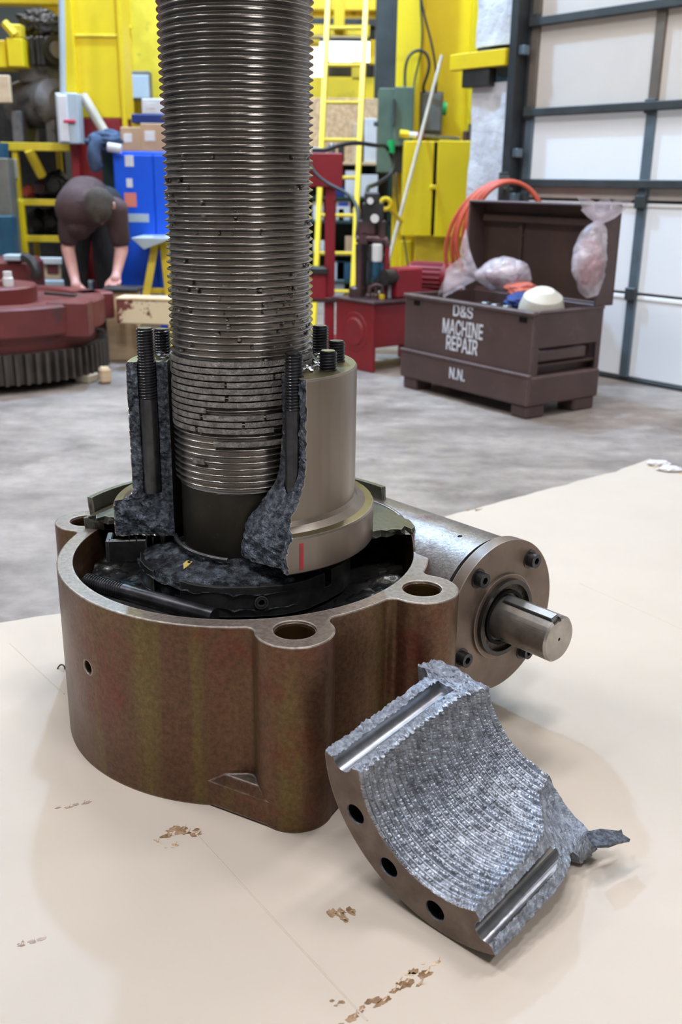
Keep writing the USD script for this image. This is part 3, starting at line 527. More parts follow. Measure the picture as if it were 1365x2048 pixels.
obj('red_mark', T(Rz(cbox(.0012, .008, .05, .0004), -61.5), (*pol(.2542, -61.5), .418)), red_mark_m, nutp, label='red paint stroke on the nut flange')
# studs in the nut
def stud_mesh(zb, zt, zth, r=.0168, p=.0054):
    th = thread(r - .0022, r, p, zth, zt - .002, 40, .12, .14, False); sh_ = lathe([(0, zb), (r * .97, zb), (r * .97, zth), (r - .0024, zth + .001), (r - .0024, zt - .003), (r - .004, zt), (0, zt)], 40); return th, sh_
for a, zt, zth in ((186, .786, .655), (156, .772, .70), (-54, .765, .665), (-24, .757, .70), (6, .762, .70), (36, .778, .70), (66, .77, .70), (96, .77, .70), (126, .77, .70)):
    q = np.r_[pol(.178, a), 0]; th, shk = stud_mesh(.47 if a in (186, -54) else .69, zt, zth)
    s = obj('stud', T(shk, q), stud_m, jack, label='black threaded stud' + (' held in the open fracture' if a in (186, -54) else ''), smooth=30)
    obj('stud_thread', T(th, q), stud_m, s, smooth=24)
    if a == -24: obj('yellow_end', T(lathe([(0, 0), (.0125, 0), (.0125, .0012), (0, .0016)], 24), q + [0, 0, zt]), olive_mark_m, s, label='yellow painted stud end')
fl = []
for i in range(70):
    a = rng.choice([rng.uniform(-52, 40), rng.uniform(-52, -10), rng.uniform(150, 184)]); r_ = rng.uniform(.142, .168)
    m = RA(cbox(rng.uniform(.004, .016), rng.uniform(.003, .007), rng.uniform(.0008, .0018), .0003), rng.uniform(-50, 50), [rng.random(), rng.random(), .2]); fl.append(T(Rz(m, rng.uniform(0, 180)), (*pol(r_, a), ZN + rng.uniform(.001, .012))))
obj('metal_flakes', cat_(fl), chip_m, nutp, label='loose bright flakes lying on top of the nut', smooth=False, kind='stuff')
# broken cover plate with its upstanding rim
def annulus(a0, a1, r0, r1, z0, z1, n=90, ja=4.0, seed=0):
    zs = np.linspace(z0, z1, 3); k = lambda s: (lambda r, z: s + ja * 2 * (fbm(np.stack([r * 40, z * 30, r * 0 + seed], -1), 3, seed) - .5))
    return sector(lambda z, p: r0 + 0 * z + 0 * p, zs, k(a0), k(a1), 14, n, lambda z: r1 + 0 * z)
cov = obj('cover_plate', annulus(6, 163, .20, .346, .366, .380, ja=7, seed=3), cover_m, jack, label='broken oily cover plate under the nut flange', smooth=30)
obj('cover_rim', annulus(38, 161, .352, .364, .368, .412, ja=2.0, seed=5), cover_m, cov, label='upstanding broken rim of the cover plate', smooth=30)
obj('cover_flange', annulus(34, 163, .32, .366, .3475, .370, ja=2.5, seed=6), cover_m, cov, smooth=30)
# icicles of oil under the left fracture
dr = []
for i in range(9):
    a = 186 + rng.uniform(-2, 14); r_ = rng.uniform(.15, .245); q = pol(r_, a); dr.append(cyl((*q, ZB + .004), (*q, ZB - rng.uniform(.006, .016)), .0022, 6, .0006))
obj('oil_drips', cat_(dr), black_m, jack, kind='stuff')
# loose things in the housing
th, shk = stud_mesh(0, .29, .20, .0165)
p0, p1 = J + np.r_[pol(.276, -96), .322], J + np.r_[pol(.3175, 207), .331]; dd = (p1 - p0) / np.linalg.norm(p1 - p0); Q = trimesh.geometry.align_vectors([0, 0, 1], dd)
def place(m): m = m.copy(); m.apply_transform(Q); m.apply_translation(p0); return m
ls = thing('loose_stud', 'black half-threaded stud lying loose along the front left rim inside the gear housing', 'stud', p0)
obj('shank', place(shk), stud_m, ls, off=p0, smooth=30); obj('stud_thread', place(th), stud_m, ls, off=p0, smooth=24)
def shard(seed, s, px, py, z, m, name, label, cat='metal chip'):
    r = np.random.default_rng(seed); P = r.normal(size=(9, 3)) * s * np.array([1, .6, .3]); h = trimesh.convex.convex_hull(P); h = Rz(h, r.uniform(0, 180)); h.apply_translation([0, 0, -h.bounds[0, 2]]); c = onz(px, py, z); return single(name, label, cat, T(h, c), m, c, smooth=False, group='loose chips on the gear housing')
shard(1, .011, 383, 1127, .366, yellow_chip_m, 'paint_chip', 'yellow paint chip on the crushed debris in front of the screw foot', 'paint chip')
shard(2, .008, 515, 1166, .356, chip_m, 'metal_chip', 'bright angular chip on the debris left of the red paint stroke')
shard(3, .007, 745, 1186, .305, chip_m, 'metal_chip', 'small bright chip in the grease near the right bolt boss')
shard(4, .012, 270, 1186, .31, crumb_m, 'metal_chip', 'grey shard in the grease beside the loose stud')
shard(5, .006, 480, 1160, .356, chip_m, 'metal_chip', 'tiny bright chip at the left of the pale angular one')
shard(6, .009, 440, 1128, .366, crumb_m, 'metal_chip', 'dark square shard just right of the yellow chip')

# ------------------------------------------------------------------ the fragment broken out of the nut
from scipy.spatial.transform import Rotation as SR
FR = SR.from_rotvec([1.6738, -.507, -.6807]).as_matrix(); FT = np.array([.1374, 1.1382, .2132])
def fp(v): return (np.asarray(v) - [0, 0, .723]) @ FR.T + FT
def hsh(a, b, seed=0):
    h = np.sin(a * 127.1 + b * 311.7 + seed * 74.7) * 43758.5453; return h - np.floor(h)
def frag_rin(z, p):
    z, p = np.broadcast_arrays(z, p); u = z / PT - p / 360.0; k = np.floor(u); ph = u - k
    tooth = np.clip(1.45 - np.abs(ph - .5) * 3.6, 0, 1) ** .8
    w = p / 2.5 + hsh(k, k * 0, 1) * 5 + .5 * noise(np.stack([p * .3, k * 2.7, 0 * p], -1), 4); c = np.floor(w); cf = w - c
    h = hsh(c, k, 2); gap = np.clip(np.minimum(cf, 1 - cf) / .16, 0, 1); tilt = (hsh(c, k, 3) - .5) * (cf - .5) + (hsh(c, k, 4) - .5) * (ph - .5)
    wear = .6 + .55 * noise(np.stack([p * .05, z * 24, 0 * p], -1), 8); lost = (hsh(c, k, 5) > .12)
    fine = fbm(np.stack([p * 1.3, z * 900, 0 * p], -1), 2, 6) - .5
    return .1434 - .0064 * tooth * (.55 + .45 * h * lost) * (.6 + .4 * gap) * wear - .0024 * tooth * tilt + .0009 * fine + .004 * sm(z, ZN - .004, ZN) - .002 * sm(-z, -.42, -.412)
fz = np.unique(np.r_[np.linspace(.408, ZN, 250), ZF - .006, ZF - .002, ZF, ZF + .008, ZF + .016])
def frag_lo(r, z): return cut_lo(r, z) + .4
def frag_hi(r, z): return cut_hi(r, z) - .4 + 5 * sm(-z, -.47, -.42) * np.clip((r - .2) / .04, 0, 1)
fm = to_man(sector(frag_rin, fz, frag_lo, frag_hi, 30, 310))
for a in (-174, -54): fm = fm - hole_at(a, .0178, .468, .9, 32)
for a in (-144, -114, -84): fm = fm - hole_at(a, .0172, .60, .9, 32)
def bite(a, r, z, s, seed): return to_man(sphere_blob((*pol(r, a), z), s, 3, .3, 2.5, seed))
fm = fm - bite(-140, .252, .425, .042, 3) - bite(-108, .256, .42, .05, 4) - bite(-80, .255, .42, .04, 5) - bite(-164, .262, .40, .02, 6)
fmesh = from_man(fm)
def inner(c, n): rr = np.hypot(c[:, 0], c[:, 1]); er = c[:, :2] / rr[:, None]; return (rr < .1475) & ((n[:, :2] * er).sum(1) < .2) & (c[:, 2] < ZN - .0005)
def skin(c, n):
    rr = np.hypot(c[:, 0], c[:, 1]); er = c[:, :2] / rr[:, None]; return (c[:, 2] > ZN - .0005) | ((rr > r_out(c[:, 2]) - .001) & ((n[:, :2] * er).sum(1) > .5))
def groove(c, n): return np.min([np.abs(np.hypot(c[:, 0] - pol(.178, a)[0], c[:, 1] - pol(.178, a)[1]) - .0178) for a in (-174, -54)], 0) < .0006
fg, rest0 = split_by(fmesh, groove); fi, rest = split_by(rest0, inner); fs, ff = split_by(rest, skin)
fbase = np.array([.137, 1.138, 0.0])
frag = thing('nut_fragment', 'curved threaded fragment broken from the nut, lying on the cardboard before the jack', 'nut fragment', fbase)
def fx(m): m = m.copy(); m.vertices = fp(m.vertices); return m
# rest exactly on the cardboard
low = min(fx(m).vertices[:, 2].min() for m in (fi, fs, ff)); FT = FT + np.array([0, 0, .0046 - low])
obj('turned_skin', fx(fs), frag_skin_m, frag, label='brownish turned outer skin and drilled end face', off=fbase, smooth=28)
obj('thread_face', fx(fi), frag_thread_m, frag, label='silvery crushed thread rows inside the fragment', off=fbase, smooth=35)
obj('stud_groove', fx(fg), groove_m, frag, off=fbase, label='smooth half round stud grooves in the broken edges', smooth=40)
obj('fracture_face', fx(ff), frag_m, frag, label='rough grey broken edges', off=fbase, smooth=40)
for a in (-144, -114, -84):
    q = pol(.178, a); obj('hole_wall', fx(from_man((Manifold.cylinder(.119, .01725, .01725, 32) - Manifold.cylinder(.119, .0160, .0160, 32).translate((0, 0, .004))).translate((q[0], q[1], .601)))), dark_hole_m, frag, off=fbase, label='dark drilled stud hole', smooth=40)
a = onz(1150, 1665, .05); tp = [at(1158, 1640, a[1]), ]
tong = sg.Polygon([(0, 0), (.03, .012), (.062, .012), (.07, .018), (.066, .004), (.074, -.008), (.05, -.018), (.028, -.03), (0, -.035)])
tg = RA(ext(tong, .005), 12, [0, 1, 0]); tg = Rz(tg, 8)
obj('torn_tongue', T(tg, onz(1172, 1668, .062)), frac_m, frag, off=fbase, label='thin torn tongue of cover plate sticking out', smooth=False)

# ------------------------------------------------------------------ the job box by the garage door
BO = np.array([.326, 5.244, 0.0]); BA = -54.0; BL, BD, BZ0, BZ1 = .922, .484, .061, .50
bu = np.array([math.cos(math.radians(BA)), math.sin(math.radians(BA)), 0]); bw = np.array([-bu[1], bu[0], 0])
jb = thing('job_box', 'brown steel job box with open lid and white stencilled lettering', 'tool box', BO, BA)
def lb(x0, x1, y0, y1, z0, z1, c=.004): return wbox(np.array([x0, y0, z0]), np.array([x1, y1, z1]), c)
ZL = .20
obj('lower_body', lb(-.012, BL + .012, -.016, BD, BZ0, ZL, .008), brownbox, jb)
obj('front_panel', lb(0, BL, 0, .012, ZL, BZ1 - .02, .003), brownbox, jb); obj('back_panel', lb(0, BL, BD - .012, BD, ZL, BZ1, .003), brownbox, jb)
for x0 in (0, BL - .012):
    if x0 == 0: obj('side_panel', lb(x0, x0 + .012, .012, BD - .012, ZL, BZ1, .003), brownbox, jb)
    else: obj('side_panel', cat_([lb(x0, x0 + .012, .012, BD - .012, .33, BZ1, .003), lb(x0, x0 + .012, .012, .05, ZL, .33, .003), lb(x0, x0 + .012, BD - .03, BD - .012, ZL, .33, .003), lb(x0 - .05, x0 - .045, .03, BD - .02, ZL, .35, .001)]), brownbox, jb, label='side panel with a sunken handle pocket')
obj('handle_bar', lb(BL - .03, BL - .006, .06, BD - .1, .265, .315, .005), brownbox, jb, label='flat carrying handle in the side pocket')
obj('front_lip', lb(-.008, BL + .008, -.012, .03, BZ1 - .022, BZ1, .006), brownbox, jb); obj('side_lip', lb(BL - .03, BL + .008, .03, BD, BZ1 - .012, BZ1, .004), brownbox, jb)
obj('ledge', lb(-.014, BL + .014, -.02, .004, ZL - .004, ZL + .012, .004), brownbox, jb, label='pale worn ledge along the front')
for x in (.07, BL - .09):
    obj('lock_slot', lb(x, x + .05, -.0035, .002, BZ1 - .054, BZ1 - .030, .002), dark_hole_m, jb)
for x, y in ((0, 0), (BL - .11, 0), (BL - .11, BD - .16), (0, BD - .16)):
    obj('skid_foot', lb(x, x + .11, y, y + (.12 if y == 0 else .15), 0, BZ0 + .002, .008), brownbox, jb)
obj('inner_floor', lb(.012, BL - .012, .012, BD - .012, .24, .252, .001), brown_in, jb)
for n, mm in (('lid_back', lb(0, BL, BD + .05, BD + .062, BZ1, .968, .004)), ('lid_top', lb(0, BL, BD - .07, BD + .062, .956, .968, .004)), ('lid_side', lb(0, .012, BD - .07, BD + .05, BZ1, .956, .003)), ('lid_side', lb(BL - .012, BL, BD - .07, BD + .05, BZ1, .956, .003)), ('lid_hinge_edge', lb(0, BL, BD, BD + .05, BZ1, BZ1 + .012, .003))):
    obj(n, mm, brownbox if n != 'lid_back' else brown_in, jb)
obj('lid_channel', lb(.03, BL - .03, BD + .01, BD + .05, .86, .90, .006), brown_in, jb); obj('lid_rib', lb(BL * .3, BL * .3 + .03, BD + .035, BD + .05, .52, .86, .004), brown_in, jb)
obj('lid_bolt', lathe([(0, 0), (.008, 0), (.006, .006), (0, .007)], 12, (.2, 0, 0)).apply_transform(trimesh.transformations.rotation_matrix(math.pi / 2, [1, 0, 0])).apply_translation((.1, BD + .05, .8)), steel_m, jb)
def onfront(px, py):
    d = ray(px, py); n = -bw; t = ((BO + bw * -.0015 - EYE) @ n) / (d @ n); p = EYE + d * t; q = p - BO; return q @ bu, q[2]
for txt, x0, x1, yt, yb, yoff in (('D&S', 907, 947, 606, 638, .0), ('MACHINE', 886, 967, 634, 672, 0), ('REPAIR', 893, 956, 668, 705, 0), ('N.N.', 904, 935, 732, 760, 0)):
    xm = (x0 + x1) / 2; a, z1 = onfront(x0, (yt + yb) / 2); b, _ = onfront(x1, (yt + yb) / 2); _, zt = onfront(x0, yt + 1); _, zb = onfront(x0, yb - (6 if txt != 'N.N.' else 4))
    m = meshkit.text_mesh(txt, .05, .0012, bold=True); e = m.bounds; m.apply_translation(-e[0]); sx = (b - a) / (e[1] - e[0])[0]; sz = abs(zt - zb) / (e[1] - e[0])[1]
    m.apply_scale([sx, sz, 1]); m.apply_transform(trimesh.transformations.rotation_matrix(math.pi / 2, [1, 0, 0])); m.apply_translation((a, -.0008 if txt != 'N.N.' else -.0168, min(zt, zb)))
    obj('lettering', m, paint_w, jb, label='white stencilled lettering reading ' + txt, smooth=False)
def inbox(x, y, z=0.0): return BO + bu * x + bw * y + np.array([0, 0, z])
# what lies in the box
def heap(name, label, cat, c, r, m, scale, seed, amp=.35, fr=2.2): return single(name, label, cat, sphere_blob(c, r, 4, amp, fr, seed, scale), m, c, 60)
c = inbox(.36, .26, .375); heap('box_filling', 'dark jumble of parts filling the open job box', 'parts', inbox(.46, .25, .36), .12, dark_m, (2.3, 1.15, .95), 3, .3, 3.5)
heap('blue_cloth', 'crumpled blue cloth lying in the job box between rag bag and pale shell', 'cloth', inbox(.60, .28, .50), .07, blue_rag, (1.5, 1.2, .62), 5)
heap('salmon_cloth', 'salmon pink cloth sticking out beside the left rag bag', 'cloth', inbox(.50, .34, .55), .055, rag_o, (1.5, 1.0, .6), 6)
for i, (x, y) in enumerate(((.44, .16), (.52, .15), (.60, .15))):
    cc = inbox(x, y, .455); single('steel_cup', ['left bright steel cup in the job box below the rag bag', 'middle bright steel cup in the job box', 'right bright steel cup in the job box under the blue cloth'][i], 'cup', lathe([(0, -.03), (.024, -.03), (.026, .03), (.02, .034), (0, .03)], 20, cc), steel_m, cc, group='steel cups in the job box')
hp = inbox(.78, .20, .50); hm = single('pale_shell', 'off-white domed shell leaning in the right corner of the job box', 'helmet', T(RA(Rz(lathe([(0, .085), (.05, .082), (.092, .05), (.108, 0), (.112, -.06), (.10, -.07), (.096, 0), (.08, .04), (0, .074)], 32), 0), 18, [1, 0, 0]), hp), helmet_m, hp)
# left rag bag: knotted neck and flared mouth
def bag(name, label, body_pts, body_r, mouth, mouth_r, rag_c, rag_r, rag_s, seed):
    loc = body_pts[0]; t = thing(name, label, 'bag', loc)
    pts = np.array(body_pts); rr = np.array(body_r); s = np.linspace(0, 1, len(pts)); S = np.linspace(0, 1, 36); P = np.stack([np.interp(S, s, pts[:, k]) for k in range(3)], 1); R = np.interp(S, s, rr)
    m = tube(P, R, 28); c = np.repeat(np.r_[P], 28, 0); v = m.vertices[:len(c)]; d = v - c; f = 1 + .32 * (fbm(v * 26, 3, seed) - .5)[:, None]; m.vertices[:len(c)] = c + d * f
    obj('sack', m, bag_m, t, off=loc, smooth=60)
    P2 = np.array(mouth); R2 = np.array(mouth_r); S2 = np.linspace(0, 1, 22); k2 = 60; s0 = np.linspace(0, 1, len(P2))
    Pm = np.stack([np.interp(S2, s0, P2[:, k]) for k in range(3)], 1); Rm = np.interp(S2, np.linspace(0, 1, len(R2)), R2); ax_ = Pm[-1] - Pm[0]; ax_ /= np.linalg.norm(ax_); wd = np.cross(ax_, [0, 1., 0]); wd /= np.linalg.norm(wd)
    th_ = np.arange(k2) * 2 * math.pi / k2; V = []
    for i in range(22):
        t_ = S2[i]; rp = 1 + .30 * t_ * np.sin(th_ * 5 + seed) + .16 * t_ * np.sin(th_ * 9 + 2 * seed); V.append(Pm[i] + (Rm[i] * np.cos(th_) * rp)[:, None] * wd + (Rm[i] * (.30 + .3 * (1 - t_)) * np.sin(th_) * rp)[:, None] * np.array([0, 1., 0]) + (.035 * t_ * np.sin(th_ * 3 + seed))[:, None] * ax_)
    V = np.vstack(V); ii = np.arange(22 * k2).reshape(22, k2); nx = np.roll(ii, -1, 1); q = np.stack([ii[:-1], nx[:-1], nx[1:], ii[1:]], -1).reshape(-1, 4)
    obj('gathered_mouth', trimesh.Trimesh(V, np.vstack([q[:, [0, 1, 2]], q[:, [0, 2, 3]]]), process=False), bag_m, t, off=loc, smooth=60)
    obj('rags', sphere_blob(rag_c, rag_r, 4, .3, 3.2, seed, rag_s), rag_m, t, off=loc, smooth=60, label='pink rags inside the bag')
YB = 5.02
A = [at(950, 552, 5.15), at(980, 550, 5.13), at(1010, 548, 5.1), at(1040, 552, 5.08), at(1060, 566, 5.06)]
bag('rag_bag', 'clear knotted plastic bag of pink rags lying on the left of the job box', A, [.02, .075, .085, .075, .02], [at(958, 554, 5.15), at(940, 546, 5.15), at(912, 534, 5.16)], [.014, .06, .15], at(1005, 552, 5.11), .062, (1.35, 1.0, .8), 4)
A = [at(1186, 592, 4.70), at(1181, 572, 4.70), at(1178, 530, 4.70), at(1186, 480, 4.71), at(1196, 455, 4.71), at(1201, 440, 4.71)]
bag('rag_bag', 'tall clear plastic bag of pink rags standing in the right end of the job box', A, [.03, .06, .082, .07, .045, .015], [at(1200, 446, 4.71), at(1203, 430, 4.70), at(1207, 411, 4.69)], [.02, .07, .105], at(1180, 530, 4.70), .064, (.95, .95, 1.7), 9)
# orange hose coil hanging behind the lid
hc = at(1012, 478, 5.75); hose = thing('air_hose', 'coiled orange hose hung on a hook behind the job box lid', 'hose', hc)
hp_ = []
for k in range(8):
    for a in np.linspace(0, 2 * math.pi, 48, endpoint=False):
        r = .215 + .0105 * k + .012 * math.sin(k * 2.1) * math.sin(a * .5) ** 2; lean = -.018 * k
        hp_.append(hc + np.array([r * math.cos(a) * (.9 + .02 * (k % 3)) + .4 * lean * (1 - math.sin(a)), .018 * k - .06 + .012 * math.sin(2 * a + k), r * math.sin(a) * 1.1 + (.285 - r) * 1.0]))
obj('coil', tube(hp_, .0115, 8), orange_m, hose, off=hc, smooth=60)
obj('hook', cat_([cyl(hc + [0, -.09, .27], hc + [0, .2, .27], .008, 8), wbox(hc + [-.03, .17, .2], hc + [.03, .2, .34], .004)]), steel_d, hose, off=hc)
st = thing('hose_stand', 'thin dark post carrying the orange hose hook', 'post', (hc[0], hc[1] + .225, 0)); obj('post', wbox([-.025, -.02, 0], [.025, .02, hc[2] + .36], .003), steel_d, st); obj('foot', wbox([-.12, -.1, 0], [.12, .1, .015], .003), steel_d, st)

# ------------------------------------------------------------------ yellow column, cabinet and switch boxes
def pcol(x0, x1, yref, Y, depth, z0, z1, c=.006):
    a, b = at(x0, yref, Y), at(x1, yref, Y); return wbox((a[0], Y, z0), (b[0], Y + depth, z1), c)
loc = at(870, 300, 8.2) * [1, 1, 0]
yc = thing('yellow_column', 'wide safety yellow building column behind the hydraulic unit', 'column', loc)
obj('flange', pcol(790, 838, 250, 8.05, .06, 0, 5.45), yel_m, yc, off=loc); obj('web', pcol(828, 842, 250, 8.11, .30, 0, 5.45), yel_m, yc, off=loc)
obj('side_plate', pcol(842, 945, 250, 8.30, .12, 0, 5.45), yel_m, yc, off=loc); obj('flange', pcol(936, 948, 250, 8.12, .2, 0, 5.45), yel_m, yc, off=loc)
obj('base_plate', pcol(780, 955, 250, 7.98, .6, 0, .03), yel_d, yc, off=loc); obj('side_angle', pcol(800, 826, 520, 7.92, .12, 0, .62), yel_m, yc, off=loc)
loc = at(890, 475, 7.62)
ycab = thing('yellow_cabinet', 'yellow two-door steel cabinet standing in front of the yellow column', 'cabinet', loc * [1, 1, 0]); lo = loc * [1, 1, 0]
obj('door', pbox(806, 282, 866, 472, 7.62, .03), yel_m, ycab, off=lo); obj('door', pbox(873, 282, 971, 474, 7.60, .03), yel_m, ycab, off=lo)
obj('body', pbox(806, 284, 968, 472, 7.66, .2), yel_d, ycab, off=lo); obj('gap', pbox(864, 284, 875, 470, 7.645, .012), dark_hole_m, ycab, off=lo); obj('catch', pbox(860, 370, 880, 379, 7.61, .02), yel_m, ycab, off=lo)
z = at(890, 473, 7.67)[2]; a, b = at(830, 500, 7.7), at(925, 500, 7.7); obj('stand', wbox((a[0], 7.7, 0), (b[0], 7.84, z), .005), yel_d, ycab, off=lo)
def prod(p, q, Y1, Y2, r, n=10): return cyl(at(*p, Y1), at(*q, Y2), r, n)
bl = at(860, 275, 7.72); bt = thing('tool_bar', 'red and white long tool lying on top of the yellow cabinet', 'tool', bl)
obj('bar', prod((845, 272), (920, 278), 7.72, 7.76, .014), steel_m, bt, off=bl); obj('red_grip', prod((835, 271), (848, 273), 7.72, 7.72, .024), red_b, bt, off=bl); obj('white_sleeve', prod((818, 269), (836, 271), 7.72, 7.72, .022), white_m, bt, off=bl); obj('yellow_tip', prod((800, 267), (818, 269), 7.72, 7.72, .028), yel_m, bt, off=bl)
for i, (x0, x1, y0) in enumerate(((928, 940, 262), (938, 953, 248), (957, 972, 250))):
    p, q = at((x0 + x1) / 2, 283, 7.72), at((x0 + x1) / 2, y0, 7.72); r = (x1 - x0) / 2 / FPX * 7.7; zt = at(900, 283, 7.66)[2] + .002
    t = thing('metal_can', ['short brown can on the yellow cabinet, left of the shiny ones', 'shiny tall can in the middle on the yellow cabinet', 'shiny can at the right end of the yellow cabinet top'][i], 'can', (p[0], 7.78, zt))
    h = max(.05, q[2] - zt); obj('body', lathe([(0, 0), (r, 0), (r, h), (0, h)], 20), steel_m if i else mauve_m, t); obj('rim', T(lathe([(r * .85, 0), (r * 1.06, 0), (r * 1.06, .008), (r * .85, .008)], 20), (0, 0, h - .006)), steel_m, t)
gl_ = at(792, 345, 7.8); gb = thing('green_switch_box', 'tall dull green electrical switch box on the yellow column', 'electrical box', gl_)
obj('body', pbox(757, 176, 790, 345, 7.82, .3), green_m, gb, off=gl_); obj('door', pbox(788, 174, 828, 292, 7.78, .3), green_m, gb, off=gl_); obj('lower_case', pbox(788, 292, 826, 345, 7.85, .24), dark_m, gb, off=gl_)
obj('handle', pbox(786, 196, 791, 250, 7.74, .05), steel_d, gb, off=gl_); obj('latch', pbox(748, 243, 758, 252, 7.85, .05), steel_d, gb, off=gl_)
gl_ = at(862, 268, 8.1); gy = thing('grey_switch_box', 'grey electrical box with a green knob on the yellow column', 'electrical box', gl_)
obj('body', pbox(840, 183, 886, 268, 8.1, .2), grey_m, gy, off=gl_); obj('cover', pbox(843, 187, 883, 262, 8.085, .016), grey_m, gy, off=gl_); c = at(888, 217, 8.15); obj('knob', cyl(c - [.02, 0, 0], c + [.02, 0, 0], .05, 16), green_tag, gy, off=gl_)
def cable(name, label, pts, r, m=cable_m, cat='cable'):
    P = np.array([at(*p) for p in pts]); return single(name, label, cat, tube(spline(P, 60), r, 8), m, P[0], 60)
cable('cable_loop', 'grey cable arching from the green switch box over to the grey one', [(810, 178, 7.95), (811, 140, 7.97), (825, 106, 7.97), (845, 102, 7.98), (858, 120, 7.98), (855, 150, 8.0), (850, 184, 8.12)], .011)
cable('drop_cable', 'thin dark cable hanging down the yellow column to the grey box', [(842, -40, 8.0), (848, 25, 8.0), (862, 80, 8.0), (871, 130, 8.02), (872, 184, 8.12)], .009)
cable('conduit', 'thin dark conduit running up beside the cable loop', [(843, -40, 8.0), (844, 40, 8.0), (843, 100, 8.0), (832, 150, 8.0), (828, 178, 7.98)], .007)
cable('press_hose', 'black hose looping from the red press to the green plug', [(632, 309, 6.5), (668, 294, 6.5), (710, 286, 6.6), (755, 291, 6.8), (781, 306, 7.0), (788, 330, 7.0), (770, 358, 6.9), (738, 374, 6.5), (731, 400, 6.2)], .014)
cable('thin_hose', 'thin grey hose sagging from the press head to the pump', [(622, 330, 6.4), (640, 355, 6.35), (665, 372, 6.3), (695, 388, 6.2), (713, 412, 6.1), (716, 450, 6.0), (714, 476, 5.98)], .011)
cl = at(782, 292, 6.98); single('green_plug', 'bright green plug on the hose in front of the switch box', 'plug', cyl(at(783, 280, 6.99), at(783, 306, 6.99), .024, 14), green_tag, cl)
sl = onz(733, 690); stk = thing('wooden_stick', 'long thin pale stick leaning on the yellow column', 'stick', sl); obj('shaft', cyl(onz(733, 690), at(884, 112, 7.95), .013, 8), wood_g, stk, off=sl)
cable('slack_wire', 'thin grey wire hanging down the yellow column beside the stick', [(793, 345, 7.75), (795, 400, 7.7), (803, 450, 7.7), (812, 500, 7.65), (817, 545, 7.6)], .006)
eb = at(772, 408, 6.95); eye = thing('lifting_eye', 'yellow lifting eye hanging beside the pump gauges', 'lifting eye', eb); P = [eb + .034 * np.array([math.cos(a), 0, math.sin(a)]) for a in np.linspace(0, 2 * math.pi, 24, endpoint=False)]; obj('ring', tube(P, .016, 8, True), yel_m, eye, off=eb); obj('shank', cyl(eb + [.03, 0, -.03], eb + [.12, .1, -.12], .014, 8), yel_m, eye, off=eb)

# sheeted column and beams beside the garage door
wl = dw(-.93, .02, 0); wc = thing('sheeted_column', 'column wrapped in white plastic sheeting beside the garage door', 'column', wl)
def crumple(s0, s1, b, z0, z1, seed):
    n, k = 24, 40; V = []
    for j in range(k + 1):
        for i in range(n + 1):
            p = dw(s0 + (s1 - s0) * i / n, b, z0 + (z1 - z0) * j / k); e = fbm(p[None] * np.array([9, 9, 4.]), 3, seed)[0] - .5; V.append(p - DV * (.035 * e + .03))
    ii = np.arange(len(V)).reshape(k + 1, n + 1); q = np.stack([ii[:-1, :-1], ii[:-1, 1:], ii[1:, 1:], ii[1:, :-1]], -1).reshape(-1, 4); m = trimesh.Trimesh(V, np.vstack([q[:, [0, 1, 2]], q[:, [0, 2, 3]]]), process=False); m2 = m.copy(); m2.vertices = m2.vertices + DV * .012; m2.invert(); return cat_([m, m2])
obj('sheeting', crumple(-1.07, -.79, -.04, 0.0, 1.62, 1), wrap_m, wc, off=wl, smooth=60); obj('sheeting', crumple(-1.07, -.78, -.04, 1.82, 3.0, 2), wrap_m, wc, off=wl, smooth=60); obj('core', dbox(-1.06, -.80, .0, .1, 0, 3.2), steel_d, wc, off=wl)
bl = dw(-1.2, -.1, 1.74); yb = thing('yellow_rail', 'yellow rail crossing the sheeted column beside the door', 'rail', bl); obj('bar', dbox(-1.22, -.77, -.13, -.075, 1.70, 1.79), yel_m, yb, off=bl); obj('bracket', dbox(-1.12, -.9, -.12, -.05, 1.60, 1.70), dark_m, yb, off=bl)

# ------------------------------------------------------------------ hydraulic unit and red press
C0 = onz(746, 746); TA = DANG
ht = thing('hydraulic_unit', 'red hydraulic power unit with square oil tank, pipes, gauges and motor', 'hydraulic unit', C0, TA)   # local +x toward the door side, -x along the end plate
# local axes: x along DU, y along DV
zt = .392
obj('end_plate', wbox(np.array([-.34, -.008, 0]), np.array([0, .02, zt]), .004), red_t, ht); obj('end_plate', wbox(np.array([-.34, .50, 0]), np.array([0, .53, zt]), .004), red_t, ht)
obj('tank', wbox(np.array([-.335, .02, .14]), np.array([-.004, .50, zt]), .008), red_t, ht); obj('top_plate', wbox(np.array([-.36, -.025, zt]), np.array([.02, .55, zt + .016]), .004), mauve_m, ht)
obj('inspection_cover', T(RA(lathe([(0, .014), (.075, .014), (.085, .004), (.11, .004), (.115, 0), (0, 0)], 32), 90, [1, 0, 0]), (-.16, -.008, .22)), red_t, ht)
t2 = zt + .016
def hl(px, py, Y): p = at(px, py, Y) - C0; a = math.radians(-TA); return np.array([p[0] * math.cos(a) - p[1] * math.sin(a), p[0] * math.sin(a) + p[1] * math.cos(a), p[2]])
YP = 5.85
def hpipe(name, pts, r, m, label=None): obj(name, tube([hl(*p) for p in pts], r, 12), m, ht, label=label)
hpipe('riser_pipe', [(719, 602, YP), (719, 488, YP)], .022, mauve_m); hpipe('riser_pipe', [(727, 602, YP + .1), (730, 470, YP + .1)], .018, dark_m); hpipe('cross_pipe', [(712, 478, YP), (745, 476, YP), (772, 480, YP), (777, 492, YP)], .02, mauve_m); hpipe('riser_pipe', [(776, 488, YP), (773, 540, YP), (768, 600, YP)], .014, red_b)
